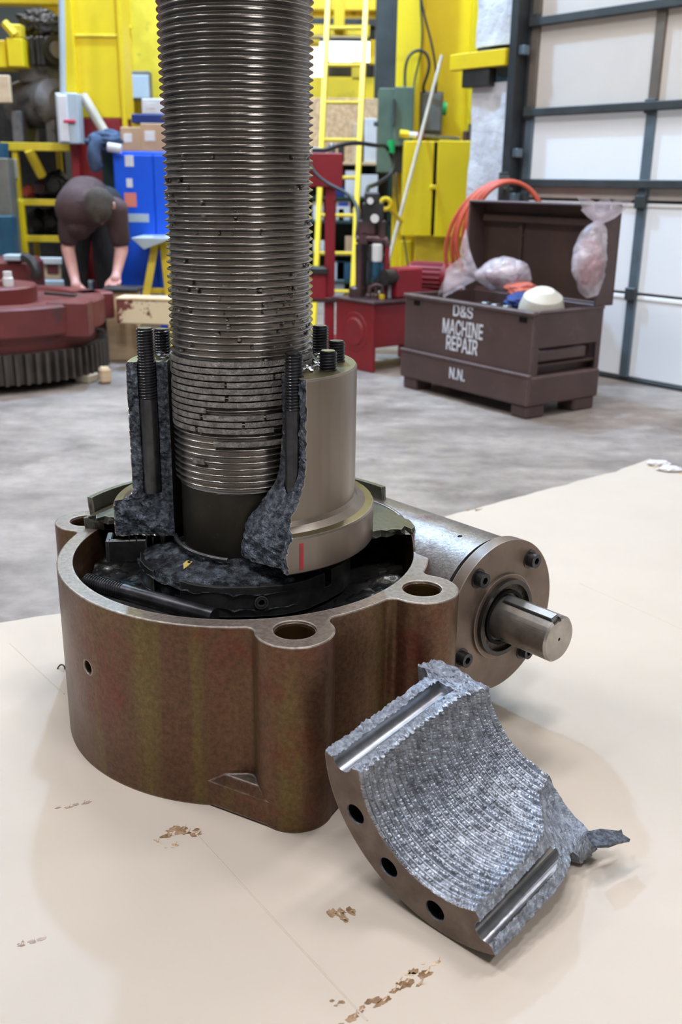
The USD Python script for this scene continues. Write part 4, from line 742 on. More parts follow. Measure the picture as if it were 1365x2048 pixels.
for i, (x0, y0, x1, y1, m) in enumerate(((716, 440, 752, 470, mauve_m), (724, 405, 768, 445, dark_m), (730, 385, 760, 408, dark_m), (716, 462, 735, 490, mauve_m), (757, 440, 772, 478, mauve_m), (735, 490, 744, 590, dark_m), (748, 556, 770, 580, dark_m))):
    a, b = at(x0, y1, YP), at(x1, y0, YP); m_ = cbox(b[0] - a[0], .08, b[2] - a[2], .008, (0, 0, 0)); q = hl((x0 + x1) / 2, (y0 + y1) / 2, YP + .02); obj('valve_block', T(Rz(m_, -TA), q), m, ht)
for px, py, r in ((750, 437, .024), (741, 402, .018)):
    q = hl(px, py, YP - .05); g_ = cyl((0, .03, 0), (0, -.012, 0), r, 24); obj('gauge', T(Rz(g_, -TA), q), white_m, ht, label='round pale pressure gauge'); 
q = hl(754, 523, YP); h = at(754, 488, YP)[2] - at(754, 524, YP)[2]; can_ = obj('filter_canister', T(lathe([(0, 0), (.03, 0), (.033, .01), (.033, h - .01), (.025, h), (0, h)], 20), q), white_m, ht, label='white filter canister'); 
q = hl(752, 556, YP); obj('blue_bowl', T(lathe([(0, 0), (.022, 0), (.03, .03), (.028, .095), (0, .095)], 16), q), teal_m, ht, label='blue filter bowl')
for i, px in enumerate((738, 752, 764)):
    p = hl(px, 598, YP - .06); obj('tank_fitting', T(lathe([(0, 0), (.018, 0), (.018, .02), (.01, .03), (.01, .07), (0, .07)], 12), (p[0], p[1], t2)), mauve_m if i != 2 else yel_d, ht)
hpipe('return_pipe', [(738, 590, YP - .06), (742, 574, YP - .06), (752, 570, YP - .06), (764, 572, YP - .06), (765, 590, YP - .06)], .013, mauve_m)
p = hl(779, 605, YP); obj('sight_tube', T(lathe([(0, 0), (.014, 0), (.014, .11), (0, .11)], 14), (p[0], p[1], t2)), pale_m, ht); 
p = hl(720, 590, YP); obj('breather_cap', T(lathe([(0, 0), (.045, 0), (.045, .05), (.03, .06), (0, .06)], 20), (p[0] - .03, p[1], t2)), mauve_m, ht)
p = hl(800, 580, YP + .05); obj('motor_bracket', wbox(np.array([p[0] - .07, p[1] - .08, t2]), np.array([p[0] + .07, p[1] + .12, t2 + .17]), .01), red_b, ht)
p = hl(786, 565, YP - .02); obj('coupling', cyl((p[0], p[1] - .07, t2 + .12), (p[0], p[1] + .06, t2 + .12), .045, 20), dark_m, ht)
ml = at(862, 553, 6.4); mt = thing('red_motor', 'red finned electric motor behind the left end of the job box', 'motor', ml); ax = np.array([.9, -.43, 0]); ax /= np.linalg.norm(ax)
obj('frame', cyl(ml - ax * .13, ml + ax * .10, .085, 28), red_b, mt, off=ml); obj('end_bell', cyl(ml + ax * .10, ml + ax * .16, .10, 28, .085), red_b, mt, off=ml); obj('drive_end', cyl(ml - ax * .17, ml - ax * .13, .06, 24, .088), red_b, mt, off=ml)
fins = []
for k in range(18):
    a = 2 * math.pi * k / 18; e1 = np.cross(ax, [0, 0, 1.]); d = e1 * math.cos(a) + np.array([0, 0, 1.]) * math.sin(a); obj('fin', cyl(ml - ax * .12 + d * .088, ml + ax * .09 + d * .088, .0065, 6), red_b, mt, off=ml)
obj('pedestal', wbox(np.array([ml[0] - .1, ml[1] - .05, 0]), np.array([ml[0] + .1, ml[1] + .07, ml[2] - .07]), .006), red_t, mt, off=ml); obj('foot', wbox(ml + [-.12, -.07, -.09], ml + [.12, .08, -.07], .004), red_b, mt, off=ml)
YR = 6.45; loc = at(660, 600, YR) * [1, 1, 0]; pr = thing('red_press', 'red shop press frame between the screw and the ladder', 'press', loc)
a, b = at(650, 450, YR)[0], at(671, 450, YR)[0]; zt_ = at(660, 375, YR)[2]
obj('upright', wbox((a, YR, .0), (b, YR + .09, zt_), .004), red_b, pr, off=loc); obj('head', pbox(612, 306, 686, 374, YR - .04, .16), red_b, pr, off=loc); obj('upright', pcol(560, 578, 450, YR, .09, 0, zt_), red_b, pr, off=loc)
obj('bed_beam', pbox(570, 545, 653, 598, YR - .03, .05), red_b, pr, off=loc); obj('bed_plate', pbox(566, 536, 656, 548, YR - .05, .16), dark_m, pr, off=loc); obj('bed_angle', pbox(570, 596, 690, 604, YR - .03, .12), mauve_m, pr, off=loc); obj('pump_block', pbox(624, 296, 652, 308, YR, .08), dark_m, pr, off=loc)
obj('foot', wbox((a - .02, YR - .3, 0), (b + .02, YR + .35, .05), .005), red_b, pr, off=loc)

# ladder, shelves and beams further back
lt = at(660, -60, 8.5); lbm = onz(628, 655); rt = at(736, -60, 8.5); rb = np.array([lbm[0] + .285, lbm[1], 0]); ld = thing('yellow_ladder', 'tall yellow ladder leaning up behind the red press', 'ladder', lbm)
obj('rail', tube([lbm, lt], .026, 4), yel_m, ld, off=lbm, smooth=False); obj('rail', tube([rb, rt], .026, 4), yel_m, ld, off=lbm, smooth=False)
for k in range(9):
    t = .1 + .105 * k; obj('rung', cyl(lbm + (lt - lbm) * t, rb + (rt - rb) * t, .014, 8), yel_d, ld, off=lbm)
YS = 9.3; loc = at(690, 600, YS) * [1, 1, 0]; sh_ = thing('storage_rack', 'dark green storage rack with bins behind the ladder', 'shelving', loc)
for x in (560, 775): obj('post', pcol(x, x + 10, 450, YS, .05, 0, 1.62), rack_g, sh_, off=loc)
shz = []
for y in (322, 392, 440, 505, 560):
    a = at(560, y, YS); b = at(785, y + 9, YS); shz.append(a[2]); obj('shelf', wbox((a[0], YS, b[2]), (b[0], YS + .6, a[2]), .004), (wood_m if y == 322 else rack_g), sh_, off=loc)
obj('back_panel', pcol(560, 785, 450, YS + .6, .02, 0, 1.3), rack_g, sh_, off=loc)
ol = at(690, 290, YS + .3); ob_ = single('osb_board', 'tan particle board standing on the top of the storage rack', 'board', pcol(600, 762, 250, YS + .35, .02, shz[0], at(690, 196, YS + .35)[2]), osb_m, (ol[0], YS + .35, shz[0]))
bins = [(622, 290, 640, 318, 0, carton_w, 'white carton'), (655, 283, 672, 320, 0, steel_m, 'bright steel flask'), (676, 285, 690, 320, 0, dark_m, 'dark drum end'), (705, 240, 722, 318, 0, wood_m, 'upright wood offcut'), (728, 232, 756, 320, 0, carton_w, 'large pale carton'), (690, 335, 712, 388, 1, carton_w, 'pale rounded carton'), (715, 345, 758, 390, 1, carton_w, 'white slanted box'), (668, 372, 690, 392, 1, navy_m, 'navy box'), (625, 400, 648, 438, 2, carton_w, 'small white box'), (672, 398, 702, 438, 2, carton_w, 'white and blue carton'), (704, 415, 722, 440, 2, carton_m, 'tan carton'), (676, 415, 690, 440, 2, carton_m, 'low tan carton'), (626, 480, 650, 504, 3, carton_w, 'white tray'), (690, 470, 706, 504, 3, carton_m, 'upright tan carton'), (672, 522, 706, 560, 4, teal_m, 'teal bin'), (730, 520, 770, 560, 4, teal_m, 'blue bin'), (655, 585, 690, 660, 5, pale_m, 'pale grey bin')]
for i, (x0, y0, x1, y1, s, m, what) in enumerate(bins):
    z = shz[s] if s < 5 else 0.0; a, b = at(x0, y1, YS + .03), at(x1, y0, YS + .03); hgt = b[2] - at(x0, y1, YS)[2]; ctr = np.array([(a[0] + b[0]) / 2, YS + .18, z])
    pos = ['top shelf', 'second shelf', 'third shelf', 'fourth shelf', 'lowest shelf', 'floor under the shelves'][min(s, 5)]
    t = thing('shelf_box' if 'flask' not in what and 'drum' not in what else 'shelf_drum', '%s on the %s of the dark green rack' % (what, pos), 'box' if 'drum' not in what and 'flask' not in what else 'drum', ctr, group='goods on the dark green rack')
    w_ = (b[0] - a[0]) * .96
    if 'flask' in what or 'drum' in what: obj('body', lathe([(0, 0), (w_ / 2, 0), (w_ / 2, hgt * .85), (w_ / 3, hgt), (0, hgt)], 20), m, t)
    else: obj('body', T(cbox(w_, .28, max(.03, hgt), .006), (0, 0, max(.03, hgt) / 2)), m, t)
    if what == 'white and blue carton': obj('blue_flap', T(cbox(w_ * .7, .01, .03, .002), (0, -.142, hgt - .03)), blue_m, t)
loc = at(690, 100, 11.0)
yf = thing('crane_runway', 'yellow overhead steel beams crossing behind the ladder', 'beam', loc)
for i, (x0, y0, x1, y1, Y, m) in enumerate(((560, -60, 800, 18, 11.0, yel_m), (560, 18, 800, 32, 11.1, yel_d), (560, 50, 740, 70, 10.8, yel_m), (668, 0, 690, 60, 10.7, yel_m), (560, 78, 640, 92, 11.15, yel_d), (560, 155, 758, 196, 11.2, yel_m), (740, 80, 758, 128, 11.1, yel_m), (704, 122, 722, 160, 11.2, yel_d), (560, -200, 575, 330, 11.3, yel_m), (942, 140, 990, 184, 9.6, yel_m))):
    obj('beam', pbox(x0, y0, x1, y1, Y, .12), m, yf, off=loc)
w1 = thing('window_1', None, None, at(690, 110, 11.4), 0, kind='structure'); wl_ = at(690, 110, 11.4)
for x0, y0, x1, y1 in ((560, 84, 655, 123), (659, 84, 740, 123), (560, 127, 655, 153)):
    obj('pane', pbox(x0, y0, x1, y1, 11.4, .02), lampglow, w1, off=wl_)
obj('window_frame', pbox(552, 78, 745, 158, 11.43, .04), steel_d, w1, off=wl_)
gcl = at(775, 100, 9.8) * [1, 1, 0]; gc = single('grey_column', 'dark grey steel column behind the left edge of the yellow column', 'column', cat_([pcol(752, 795, 80, 9.8, .25, 0, 5.45)]), steel_d, gcl)
bk = at(640, 60, 12.5); single('dark_duct', 'dark duct crossing under the yellow overhead beams', 'duct', pbox(560, 30, 800, 50, 12.4, .3), dark_m, at(680, 40, 12.4))
tl = at(965, 60, 11); trs = thing('roof_truss', 'grey steel truss members high between yellow column and sheeted column', 'truss', tl)
for p, q in (((940, 96), (1000, 84)), ((945, 35), (990, 62)), ((942, 30), (995, 22)), ((940, 190), (1000, 186))): obj('member', prod(p, q, 11, 11, .03, 6), steel_d, trs, off=tl)

# ------------------------------------------------------------------ left side: column, blue cabinet, machine rack
YL = 7.3; loc = at(195, 300, YL) * [1, 1, 0]; lc = thing('yellow_red_column', 'yellow column with a red lower half beside the blue cabinet', 'column', loc)
zs_ = at(195, 236, YL)[2]
obj('upper_plate', pcol(150, 246, 130, YL, .3, zs_, 5.45), yel_m, lc, off=loc); obj('upper_flange', pcol(128, 150, 130, YL - .06, .36, zs_ + .02, 5.45), yel_m, lc, off=loc)
obj('lower_plate', pcol(156, 248, 290, YL, .3, 0, zs_), red_d, lc, off=loc); obj('lower_flange', pcol(141, 158, 300, YL - .06, .36, 0, zs_ + .02), red_b, lc, off=loc); obj('weld_seam', pbox(148, 69, 238, 74, YL - .012, .014), yel_d, lc, off=loc); obj('edge_strip', pcol(238, 247, 130, YL - .03, .05, 0, 5.45), yel_m, lc, off=loc)
loc = at(290, 200, 8.8) * [1, 1, 0]; lc2 = thing('yellow_column_far', 'ochre yellow column standing behind the cartons left of the screw', 'column', loc); obj('plate', pcol(262, 340, 100, 8.8, .3, 0, 5.45), yel_d, lc2, off=loc); obj('flange', pcol(238, 262, 100, 8.75, .4, 0, 5.45), yel_m, lc2, off=loc); obj('stiffener', pbox(238, 50, 262, 58, 8.7, .06), yel_m, lc2, off=loc)
sb = at(134, 288, 7.1); sw = thing('disconnect_box', 'pale grey electrical disconnect box on the yellow and red column', 'electrical box', sb); obj('body', pbox(113, 186, 157, 287, 7.08, .14), pale_m, sw, off=sb); obj('cover', pbox(116, 190, 136, 284, 7.065, .02), carton_w, sw, off=sb); obj('red_label', pbox(126, 239, 150, 246, 7.06, .02), label_r, sw, off=sb); obj('conduit', tube([at(126, 188, 7.1), at(125, 100, 7.1), at(122, -40, 7.1)], .02, 10), pale_m, sw, off=sb)
pl = at(190, 225, 7.2); single('wooden_pole', 'short pale wooden pole leaning against the yellow and red column', 'pole', cyl(at(166, 192, 7.24), at(214, 272, 7.15), .033, 12), wood_g, pl)
YC = 6.9; loc = at(275, 450, YC) * [1, 1, 0]; zc = at(275, 303, YC)[2]; bc = thing('blue_cabinet', 'bright blue steel cabinet with stickers behind the bending person', 'cabinet', loc)
a, b = at(232, 450, YC)[0], at(352, 450, YC)[0]
obj('body', wbox((a, YC + .02, 0.02), (b, YC + .32, zc), .006), blue_m, bc, off=loc); obj('door', wbox((a + .01, YC, .06), (a + (b - a) * .66, YC + .02, zc - .02), .004), blue_m, bc, off=loc); obj('door', wbox((a + (b - a) * .67, YC, .06), (b - .01, YC + .02, zc - .02), .004), blue_m, bc, off=loc); obj('plinth', wbox((a + .02, YC + .04, 0), (b - .02, YC + .3, .03), .003), dark_m, bc, off=loc)
for x0, y0, x1, y1, m, w_ in ((250, 311, 267, 333, carton_w, 'white paper notice'), (253, 357, 265, 375, carton_w, 'small white sticker'), (249, 386, 273, 414, rag_o, 'salmon red sticker'), (250, 428, 298, 444, pale_m, 'pale worn label strip')):
    obj('sticker', pbox(x0, y0, x1, y1, YC - .004, .004, .0005), m, bc, off=loc, label=w_)
side = at(214, 340, YC + .3); single('locker', 'dark green narrow locker between red column and blue cabinet', 'locker', pcol(204, 230, 340, YC + .22, .1, 0, at(214, 305, YC + .25)[2]), rack_g, side * [1, 1, 0])
def carton(x0, y0, x1, y1, Y, d, m, lab, zb=None, tape=True):
    p = at((x0 + x1) / 2, y1, Y); zb = p[2] if zb is None else zb; a, b = at(x0, y1, Y), at(x1, y0, Y); hgt = b[2] - p[2]; t = thing('carton', lab, 'box', (p[0], Y + d / 2, zb), group='cartons on the blue cabinet'); w_ = b[0] - a[0]
    obj('body', T(cbox(w_, d, hgt, .005), (0, 0, hgt / 2)), m, t)
    if tape: obj('paper_label', T(cbox(w_ * .4, .004, hgt * .35, .001), (-w_ * .15, -d / 2 - .001, hgt * .55)), carton_w, t)
    return zb + hgt
z1 = carton(244, 253, 283, 302, YC + .04, .2, carton_m, 'left brown carton with a white label on the blue cabinet', zc); z2 = carton(284, 245, 334, 302, YC + .04, .25, carton_m, 'right brown carton with a white label on the blue cabinet', zc)
z3 = carton(264, 232, 334, 250, YC + .06, .2, navy_m, 'navy box lying across the brown cartons', max(z1, z2), False); carton(285, 200, 334, 231, YC + .07, .2, carton_w, 'pink and white printed box at the top of the carton stack', z3); 
ib = at(275, 200, 8.6); it = thing('instrument_box', 'pale metal box with a glossy window behind the cartons', 'electrical box', ib); obj('body', pbox(246, 142, 300, 200, 8.6, .12), grey_m, it, off=ib); obj('window', pbox(262, 150, 298, 196, 8.59, .012), pale_m, it, off=ib)
jl = at(210, 300, YC + .1); jk = thing('denim_jacket', 'dark blue denim jacket thrown over the left corner of the blue cabinet', 'jacket', jl); obj('bundle', sphere_blob(at(214, 284, YC + .1), .10, 4, .35, 2.4, 4, (1.3, 1.1, .75)), denim_m, jk, off=jl, smooth=60); obj('sleeve', tube(spline([at(196, 285, YC), at(188, 305, YC - .02), at(190, 325, YC - .02), at(196, 340, YC)], 14), [.045] * 13 + [.03], 12), denim_m, jk, off=jl, smooth=60)
single('paper_roll', 'white paper lying in front of the denim jacket on the blue cabinet', 'paper', cyl(at(216, 294, YC - .03), at(243, 298, YC - .03), .03, 14), carton_w, at(230, 300, YC - .03))
# yellow machine rack
YK = 7.25; loc = at(80, 450, YK) * [1, 1, 0]; rk = thing('yellow_rack', 'yellow steel rack loaded with dark machine parts at the left edge', 'rack', loc); RZ = []
for x0, x1, y0, y1 in ((-60, 140, 286, 300), (36, 140, 399, 411), (40, 140, 472, 484)):
    a, b = at(x0, y1, YK), at(x1, y0, YK); RZ.append(b[2]); obj('shelf_beam', wbox((a[0], YK, a[2]), (b[0], YK + .05, b[2]), .004), yel_d, rk, off=loc); obj('shelf_deck', wbox((a[0], YK + .05, b[2] - .02), (b[0], YK + .8, b[2]), .003), dark_m, rk, off=loc)
obj('post', pcol(27, 38, 350, YK + .02, .05, 0, at(30, 292, YK)[2]), yel_d, rk, off=loc); obj('post', pcol(34, 48, 430, YK - .02, .05, 0, at(30, 400, YK)[2]), yel_m, rk, off=loc); obj('back_post', pcol(118, 128, 400, YK + .7, .05, 0, 1.9), yel_d, rk, off=loc); obj('brace', prod((58, 300), (84, 352), YK, YK + .1, .035, 8), yel_d, rk, off=loc); obj('short_leg', pcol(68, 76, 500, YK + .2, .05, 0, at(70, 484, YK)[2]), yel_d, rk, off=loc)
obj('hanging_tube', pbox(14, 318, 30, 358, YK - .05, .06), wood_g, rk, off=loc, label='pale hanging sleeve'); obj('back_sheet', pcol(-60, 140, 450, YK + .82, .02, 0, 1.95), dark_m, rk, off=loc)
mc = at(80, 208, YK + .35); mo = thing('old_motor', 'big dusty grey electric motor sitting on the top shelf of the yellow rack', 'motor', mc * [1, 1, 0] + [0, 0, RZ[0]]); ol_ = mc * [1, 1, 0] + [0, 0, RZ[0]]; md = np.array([.75, -.66, 0]); rM = .165
obj('frame', cyl(mc - md * .22, mc + md * .2, rM, 32), motor_m, mo, off=ol_); obj('end_bell', cyl(mc + md * .2, mc + md * .27, rM, 32, .10), motor_m, mo, off=ol_); obj('terminal_box', wbox(mc + [-.1, -.12, rM * .8], mc + [.12, .12, rM + .1], .008), motor_m, mo, off=ol_)
for s in (-1, 1): obj('foot', wbox(np.array([mc[0] + s * .12 - .035, mc[1] - .2, RZ[0]]), np.array([mc[0] + s * .12 + .035, mc[1] + .2, mc[2] - .06]), .006), motor_m, mo, off=ol_)
pcn = at(88, 90, YK + .3); pm = thing('pump_head', 'dark greasy pump with a round flange stacked above the old motor', 'pump', pcn)
obj('casting', sphere_blob(at(80, 48, YK + .4), .12, 4, .4, 3, 2, (1.2, 1, .75)), dark_m, pm, off=pcn, smooth=60); obj('casting', sphere_blob(at(100, 55, YK + .3), .09, 4, .35, 3, 3, (1.2, 1, .9)), dark_m, pm, off=pcn, smooth=60); c1 = at(112, 100, YK + .2); obj('flange', cyl(c1, c1 + [-.14, .12, 0], .095, 28), dark_m, pm, off=pcn); obj('flange_face', cyl(c1 + [.02, -.02, 0], c1, .055, 24), motor_m, pm, off=pcn)
for x in (60, 72, 80): obj('stud_bolt', pcol(x, x + 8, 100, YK + .15, .03, at(70, 130, YK + .15)[2], at(70, 72, YK + .15)[2]), dark_m, pm, off=pcn)
obj('base_block', pbox(52, 76, 120, 132, YK + .22, .3), dark_m, pm, off=pcn)
yp = at(24, 135, YK + .1); yg = thing('yellow_guard', 'yellow sheet metal guard at the far left above the motor', 'guard', yp); obj('panel', pbox(-40, 80, 12, 134, YK + .1, .3), yel_m, yg, off=yp); obj('panel', pbox(14, 76, 46, 133, YK + .08, .3), yel_m, yg, off=yp); obj('bracket', pbox(18, 48, 42, 74, YK + .1, .1), yel_d, yg, off=yp); obj('arm', prod((8, 45), (30, 70), YK + .1, YK + .1, .03, 6), yel_m, yg, off=yp)
ybm = at(60, 5, 8.4); single('yellow_beam', 'yellow overhead beam at the top left corner of the picture', 'beam', pbox(-80, -60, 122, 6, 8.4, .15), yel_m, ybm); ym2 = at(105, 30, 8.6); single('yellow_beam', 'short yellow beam between the dark pump and the left column', 'beam', pbox(86, 12, 124, 44, 8.6, .12), yel_m, ym2)
single('wooden_board', 'tan wooden board at the left edge beside the old motor', 'board', pbox(-30, 150, 20, 205, YK + .06, .04), wood_m, at(0, 205, YK)); gcb = at(5, 420, YK - .2); single('grey_post', 'grey concrete coloured post at the left picture edge', 'post', pcol(-40, 20, 380, YK - .2, .15, 0, at(5, 316, YK - .2)[2]), grey_m, gcb * [1, 1, 0])
single('teal_machine', 'teal machine housing at the left edge behind the red gear', 'machine', pcol(-60, 26, 480, YK - .35, .12, 0, at(5, 432, YK - .35)[2]), teal_m, at(5, 480, YK - .35) * [1, 1, 0])
single('blue_drum', 'small blue drum beside the yellow shelf at the left edge', 'drum', cyl(at(2, 316, YK - .12), at(2, 285, YK - .12), .05, 16), teal_m, at(2, 316, YK - .12))
LBL = ['orange part on the middle shelf of the yellow rack', 'dark valve block on the middle shelf of the yellow rack', 'dark gearbox at the right of the middle yellow shelf', 'pale metal sleeve on the lower yellow shelf', 'dark pump housing on the lower yellow shelf', 'round dark casting at the right of the lower yellow shelf', 'large dark casting on the floor under the yellow rack', 'grey wheel on the floor under the yellow rack']
for i, (px, py, r, sc, m, s) in enumerate(((58, 388, .045, (1, 1, 1.1), orange_m, 1), (86, 375, .07, (1.1, 1, 1), mauve_m, 1), (116, 370, .10, (1, 1, 1.0), dark_m, 1), (46, 452, .05, (.8, .8, 1.4), pale_m, 2), (76, 445, .085, (1, 1, 1.1), dark_m, 2), (108, 445, .09, (1, 1, 1.1), dark_m, 2), (60, 540, .16, (1, 1, 1), dark_m, 3), (118, 525, .10, (1, .8, 1), motor_m, 3))):
    p = at(px, py, YK + .3); zb = RZ[s] if s < 3 else 0.0; c = np.array([p[0], YK + .3, zb + r * sc[2] * .9]); t = thing('machine_part', LBL[i], 'machine part', (c[0], c[1], zb), group='machine parts on the yellow rack')
    obj('casting', sphere_blob(c, r, 3, .28, 2.6, i, sc), m, t, off=(c[0], c[1], zb), smooth=50); obj('boss', cyl(c + [0, -r * .7, 0], c + [0, -r * 1.15, 0], r * .45, 18), m, t, off=(c[0], c[1], zb))

# ------------------------------------------------------------------ red gear assembly on the floor
GC = np.array([-1.98, 5.45, 0.0]); gz = lambda py: at(60, py, 4.83)[2]
ga = thing('slewing_gear', 'large red bearing ring on a grey toothed gear lying on the floor', 'gear', GC)
def gearpoly(r0, r1, n): return sg.Polygon([tuple(pol(r, (k + d) * 360 / n)) for k in range(n) for d, r in ((0, r0), (.25, r0), (.35, r1), (.65, r1), (.75, r0))])
zb_, zt2 = .045, gz(716); obj('gear', ext(gearpoly(.615, .65, 76).difference(sg.Point(0, 0).buffer(.45, 48)), zt2 - zb_, zb_), gear_m, ga, smooth=20, label='grey toothed ring gear')
zr0, zr1 = gz(684), gz(622)
obj('neck', lathe([(.40, zt2), (.585, zt2), (.585, zr0), (.40, zr0), (.40, zt2)], 72), oxide, ga)
obj('flange_ring', lathe([(.36, zr0), (.635, zr0), (.642, zr0 + .01), (.642, zr1 - .012), (.63, zr1), (.50, zr1), (.49, zr1 - .02), (.40, zr1 - .02), (.36, zr1 - .03), (.36, zr0)], 72), oxide, ga, label='red flange ring')
blk = Rz(cbox(.21, .16, zr1 - zr0 + .03, .008), 4); obj('side_block', T(blk, pol(.60, -26).tolist() + [(zr0 + zr1) / 2 - .004]), oxide, ga, label='square red block on the ring'); obj('side_block', T(Rz(cbox(.2, .16, zr1 - zr0, .01), 40), pol(.60, 30).tolist() + [(zr0 + zr1) / 2]), oxide, ga)
hz0 = at(40, 575, 5.3)[2]; obj('hub', lathe([(.16, zr1 - .03), (.28, zr1 - .03), (.285, hz0 - .01), (.275, hz0), (.17, hz0), (.16, hz0 - .02), (.16, zr1 - .03)], 56), oxide, ga, label='raised red hub ring'); obj('plate', lathe([(0, zr1 - .05), (.40, zr1 - .05), (.40, zr1 - .03), (0, zr1 - .03)], 56), oxide, ga)
obj('bolt_hole', cyl(np.r_[pol(.636, -80), zr0 + .05], np.r_[pol(.644, -80), zr0 + .05], .012, 14), dark_hole_m, ga)
for i, (a, lab) in enumerate(((-18, 'wooden block under the right edge of the red gear'), (-100, 'wooden block under the front of the red gear'), (130, 'wooden block under the back of the red gear'), (55, 'wooden block under the far right of the red gear'))):
    q = GC[:2] + pol(.60 if a != -18 else .615, a); single('wood_block', lab, 'block', T(Rz(cbox(.09, .10, .045, .006), a), (q[0], q[1], .0225)), wood_g, (q[0], q[1], 0), group='wooden blocks under the red gear')
q = GC[:2] + pol(.72, -17); single('chock', 'pale wooden chock against the right edge of the grey gear', 'chock', T(Rz(cbox(.06, .08, .085, .012), 20), (q[0], q[1], .0425)), wood_m, (q[0], q[1], 0))
ml_ = at(40, 570, 5.75); mb = thing('red_gearbox', 'red-brown gearbox with grey fittings behind the red gear', 'gearbox', ml_ * [1, 1, 0]); lo_ = ml_ * [1, 1, 0]
obj('case', pcol(-30, 62, 540, 6.2, .3, 0, at(40, 518, 6.2)[2], .03), oxide, mb, off=lo_); obj('cap', pbox(6, 510, 40, 522, 6.16, .1), pale_m, mb, off=lo_); obj('elbow_hose', tube(spline([at(48, 515, 6.15), at(62, 522, 6.12), at(72, 540, 6.1), at(70, 556, 6.1)], 14), .03, 10), dark_m, mb, off=lo_)
bt_ = at(18, 572, 5.35); bo_ = np.array([bt_[0], 5.38, hz0]); wb = thing('white_bottle', 'small white plastic bottle standing on the red hub ring', 'bottle', (GC[0] + .18, GC[1] - .12, hz0)); obj('body', lathe([(0, 0), (.025, 0), (.028, .01), (.028, .045), (.02, .055), (0, .055)], 20), white_m, wb); obj('cap', lathe([(0, .055), (.023, .055), (.023, .08), (0, .08)], 20), white_m, wb)
rod = at(150, 588, 5.6); single('steel_rod', 'thin dark rod lying across the red ring below the hands', 'rod', cyl(at(90, 586, 5.62), at(188, 595, 5.5), .009, 8), dark_m, rod)
# timbers right of the gear
tbm = at(280, 620, 5.75); tp_ = thing('painted_timber', 'pale timber with flaking red-brown paint right of the red gear', 'timber', tbm * [1, 1, 0]); lo_ = tbm * [1, 1, 0]
zA, zB = at(280, 604, 5.6)[2], at(280, 652, 5.6)[2]
tb_ = Rz(cbox(.84, .11, zA - zB, .006), -6); obj('beam', T(tb_, (tbm[0] + .30, 5.70, (zA + zB) / 2)), paint_wood, tp_, off=lo_); obj('top_face', T(Rz(cbox(.84, .16, .014, .004), -6), (tbm[0] + .30, 5.72, zA + .007)), wood_m, tp_, off=lo_)
for k, dx in enumerate((-.3, .42)): obj('trestle_foot', wbox((tbm[0] + .30 + dx * .8 - .05, 5.66 - .1 * dx, 0), (tbm[0] + .30 + dx * .8 + .05, 5.76 - .1 * dx, zB), .006), wood_g, tp_, off=lo_)
wbk = at(240, 590, 6.0); wk = thing('wood_crate', 'small tan wooden crate with a dark lid behind the painted timber', 'crate', wbk * [1, 1, 0]); lo_ = wbk * [1, 1, 0]; obj('crate_body', pcol(208, 272, 590, 5.9, .14, 0, at(240, 584, 5.9)[2]), wood_m, wk, off=lo_); obj('lid', pcol(204, 276, 580, 5.88, .18, at(240, 584, 5.9)[2], at(240, 576, 5.9)[2]), dark_m, wk, off=lo_)
pb_ = at(110, 525, 7.1); pa = thing('white_trestle', 'white and bare wooden trestle behind the bending person', 'trestle', pb_ * [1, 1, 0]); lo_ = pb_ * [1, 1, 0]
obj('top_rail', pbox(70, 516, 124, 528, 7.06, .08), white_m, pa, off=lo_); obj('side_board', pbox(80, 528, 122, 560, 7.1, .03), wood_m, pa, off=lo_); obj('patch', pbox(94, 530, 116, 548, 7.09, .01), oxide, pa, off=lo_); obj('lower_rail', pbox(68, 562, 186, 582, 7.02, .08), pale_m, pa, off=lo_)
for x in (72, 176): obj('leg', pcol(x, x + 10, 580, 7.08, .06, 0, at(80, 565, 7.08)[2]), wood_g, pa, off=lo_)
sw_ = at(310, 580, 6.6) * [1, 1, 0]; shs = thing('sawhorse', 'old yellow sawhorse with a grey top plate in front of the blue cabinet', 'sawhorse', sw_)
for x0, x1 in ((306, 292), (322, 340)):
    top_, bot = at(x0 + 6, 478, 6.65), at(x1, 590, 6.55); e = bot + (bot - top_) * (bot[2] / max(.05, top_[2] - bot[2])); obj('leg', tube([top_, e], .034, 4), yel_d, shs, off=sw_, smooth=False)
obj('brace', pbox(296, 577, 336, 588, 6.62, .03), yel_d, shs, off=sw_); obj('top_plate', ext(sg.Polygon([(-.10, 0), (.16, 0), (.16, .02), (-.02, -.07)]), .4).apply_transform(trimesh.transformations.rotation_matrix(math.pi / 2, [1, 0, 0])).apply_translation(at(316, 470, 6.9)), pale_m, shs, off=sw_, smooth=False); obj('post', pbox(305, 474, 330, 500, 6.64, .08), dark_m, shs, off=sw_)

# ------------------------------------------------------------------ the person bending over the red gear
PB = np.array([at(187, 560, 6.7)[0], 6.7, 0.0])
def hull_chain(segs, refine=.02, it=8):
    ms = []
    for p, r1, q, r2 in segs:
        a = [Manifold.sphere(r1, 20).translate(tuple(float(v) for v in p)), Manifold.sphere(r2, 20).translate(tuple(float(v) for v in q))]; ms.append(Manifold.batch_hull(a))
    u = Manifold.batch_boolean(ms, m3.OpType.Add).refine_to_length(refine); m = from_man(u); m.merge_vertices(); trimesh.smoothing.filter_taubin(m, iterations=it); return m
hipz = .86; X0 = PB[0]
hipL, hipR = np.array([X0 - .095, 6.78, hipz]), np.array([X0 + .095, 6.78, hipz]); knL, knR = np.array([X0 - .12, 6.70, .46]), np.array([X0 + .085, 6.74, .46]); anL, anR = np.array([X0 - .13, 6.78, .08]), np.array([X0 + .09, 6.84, .08])
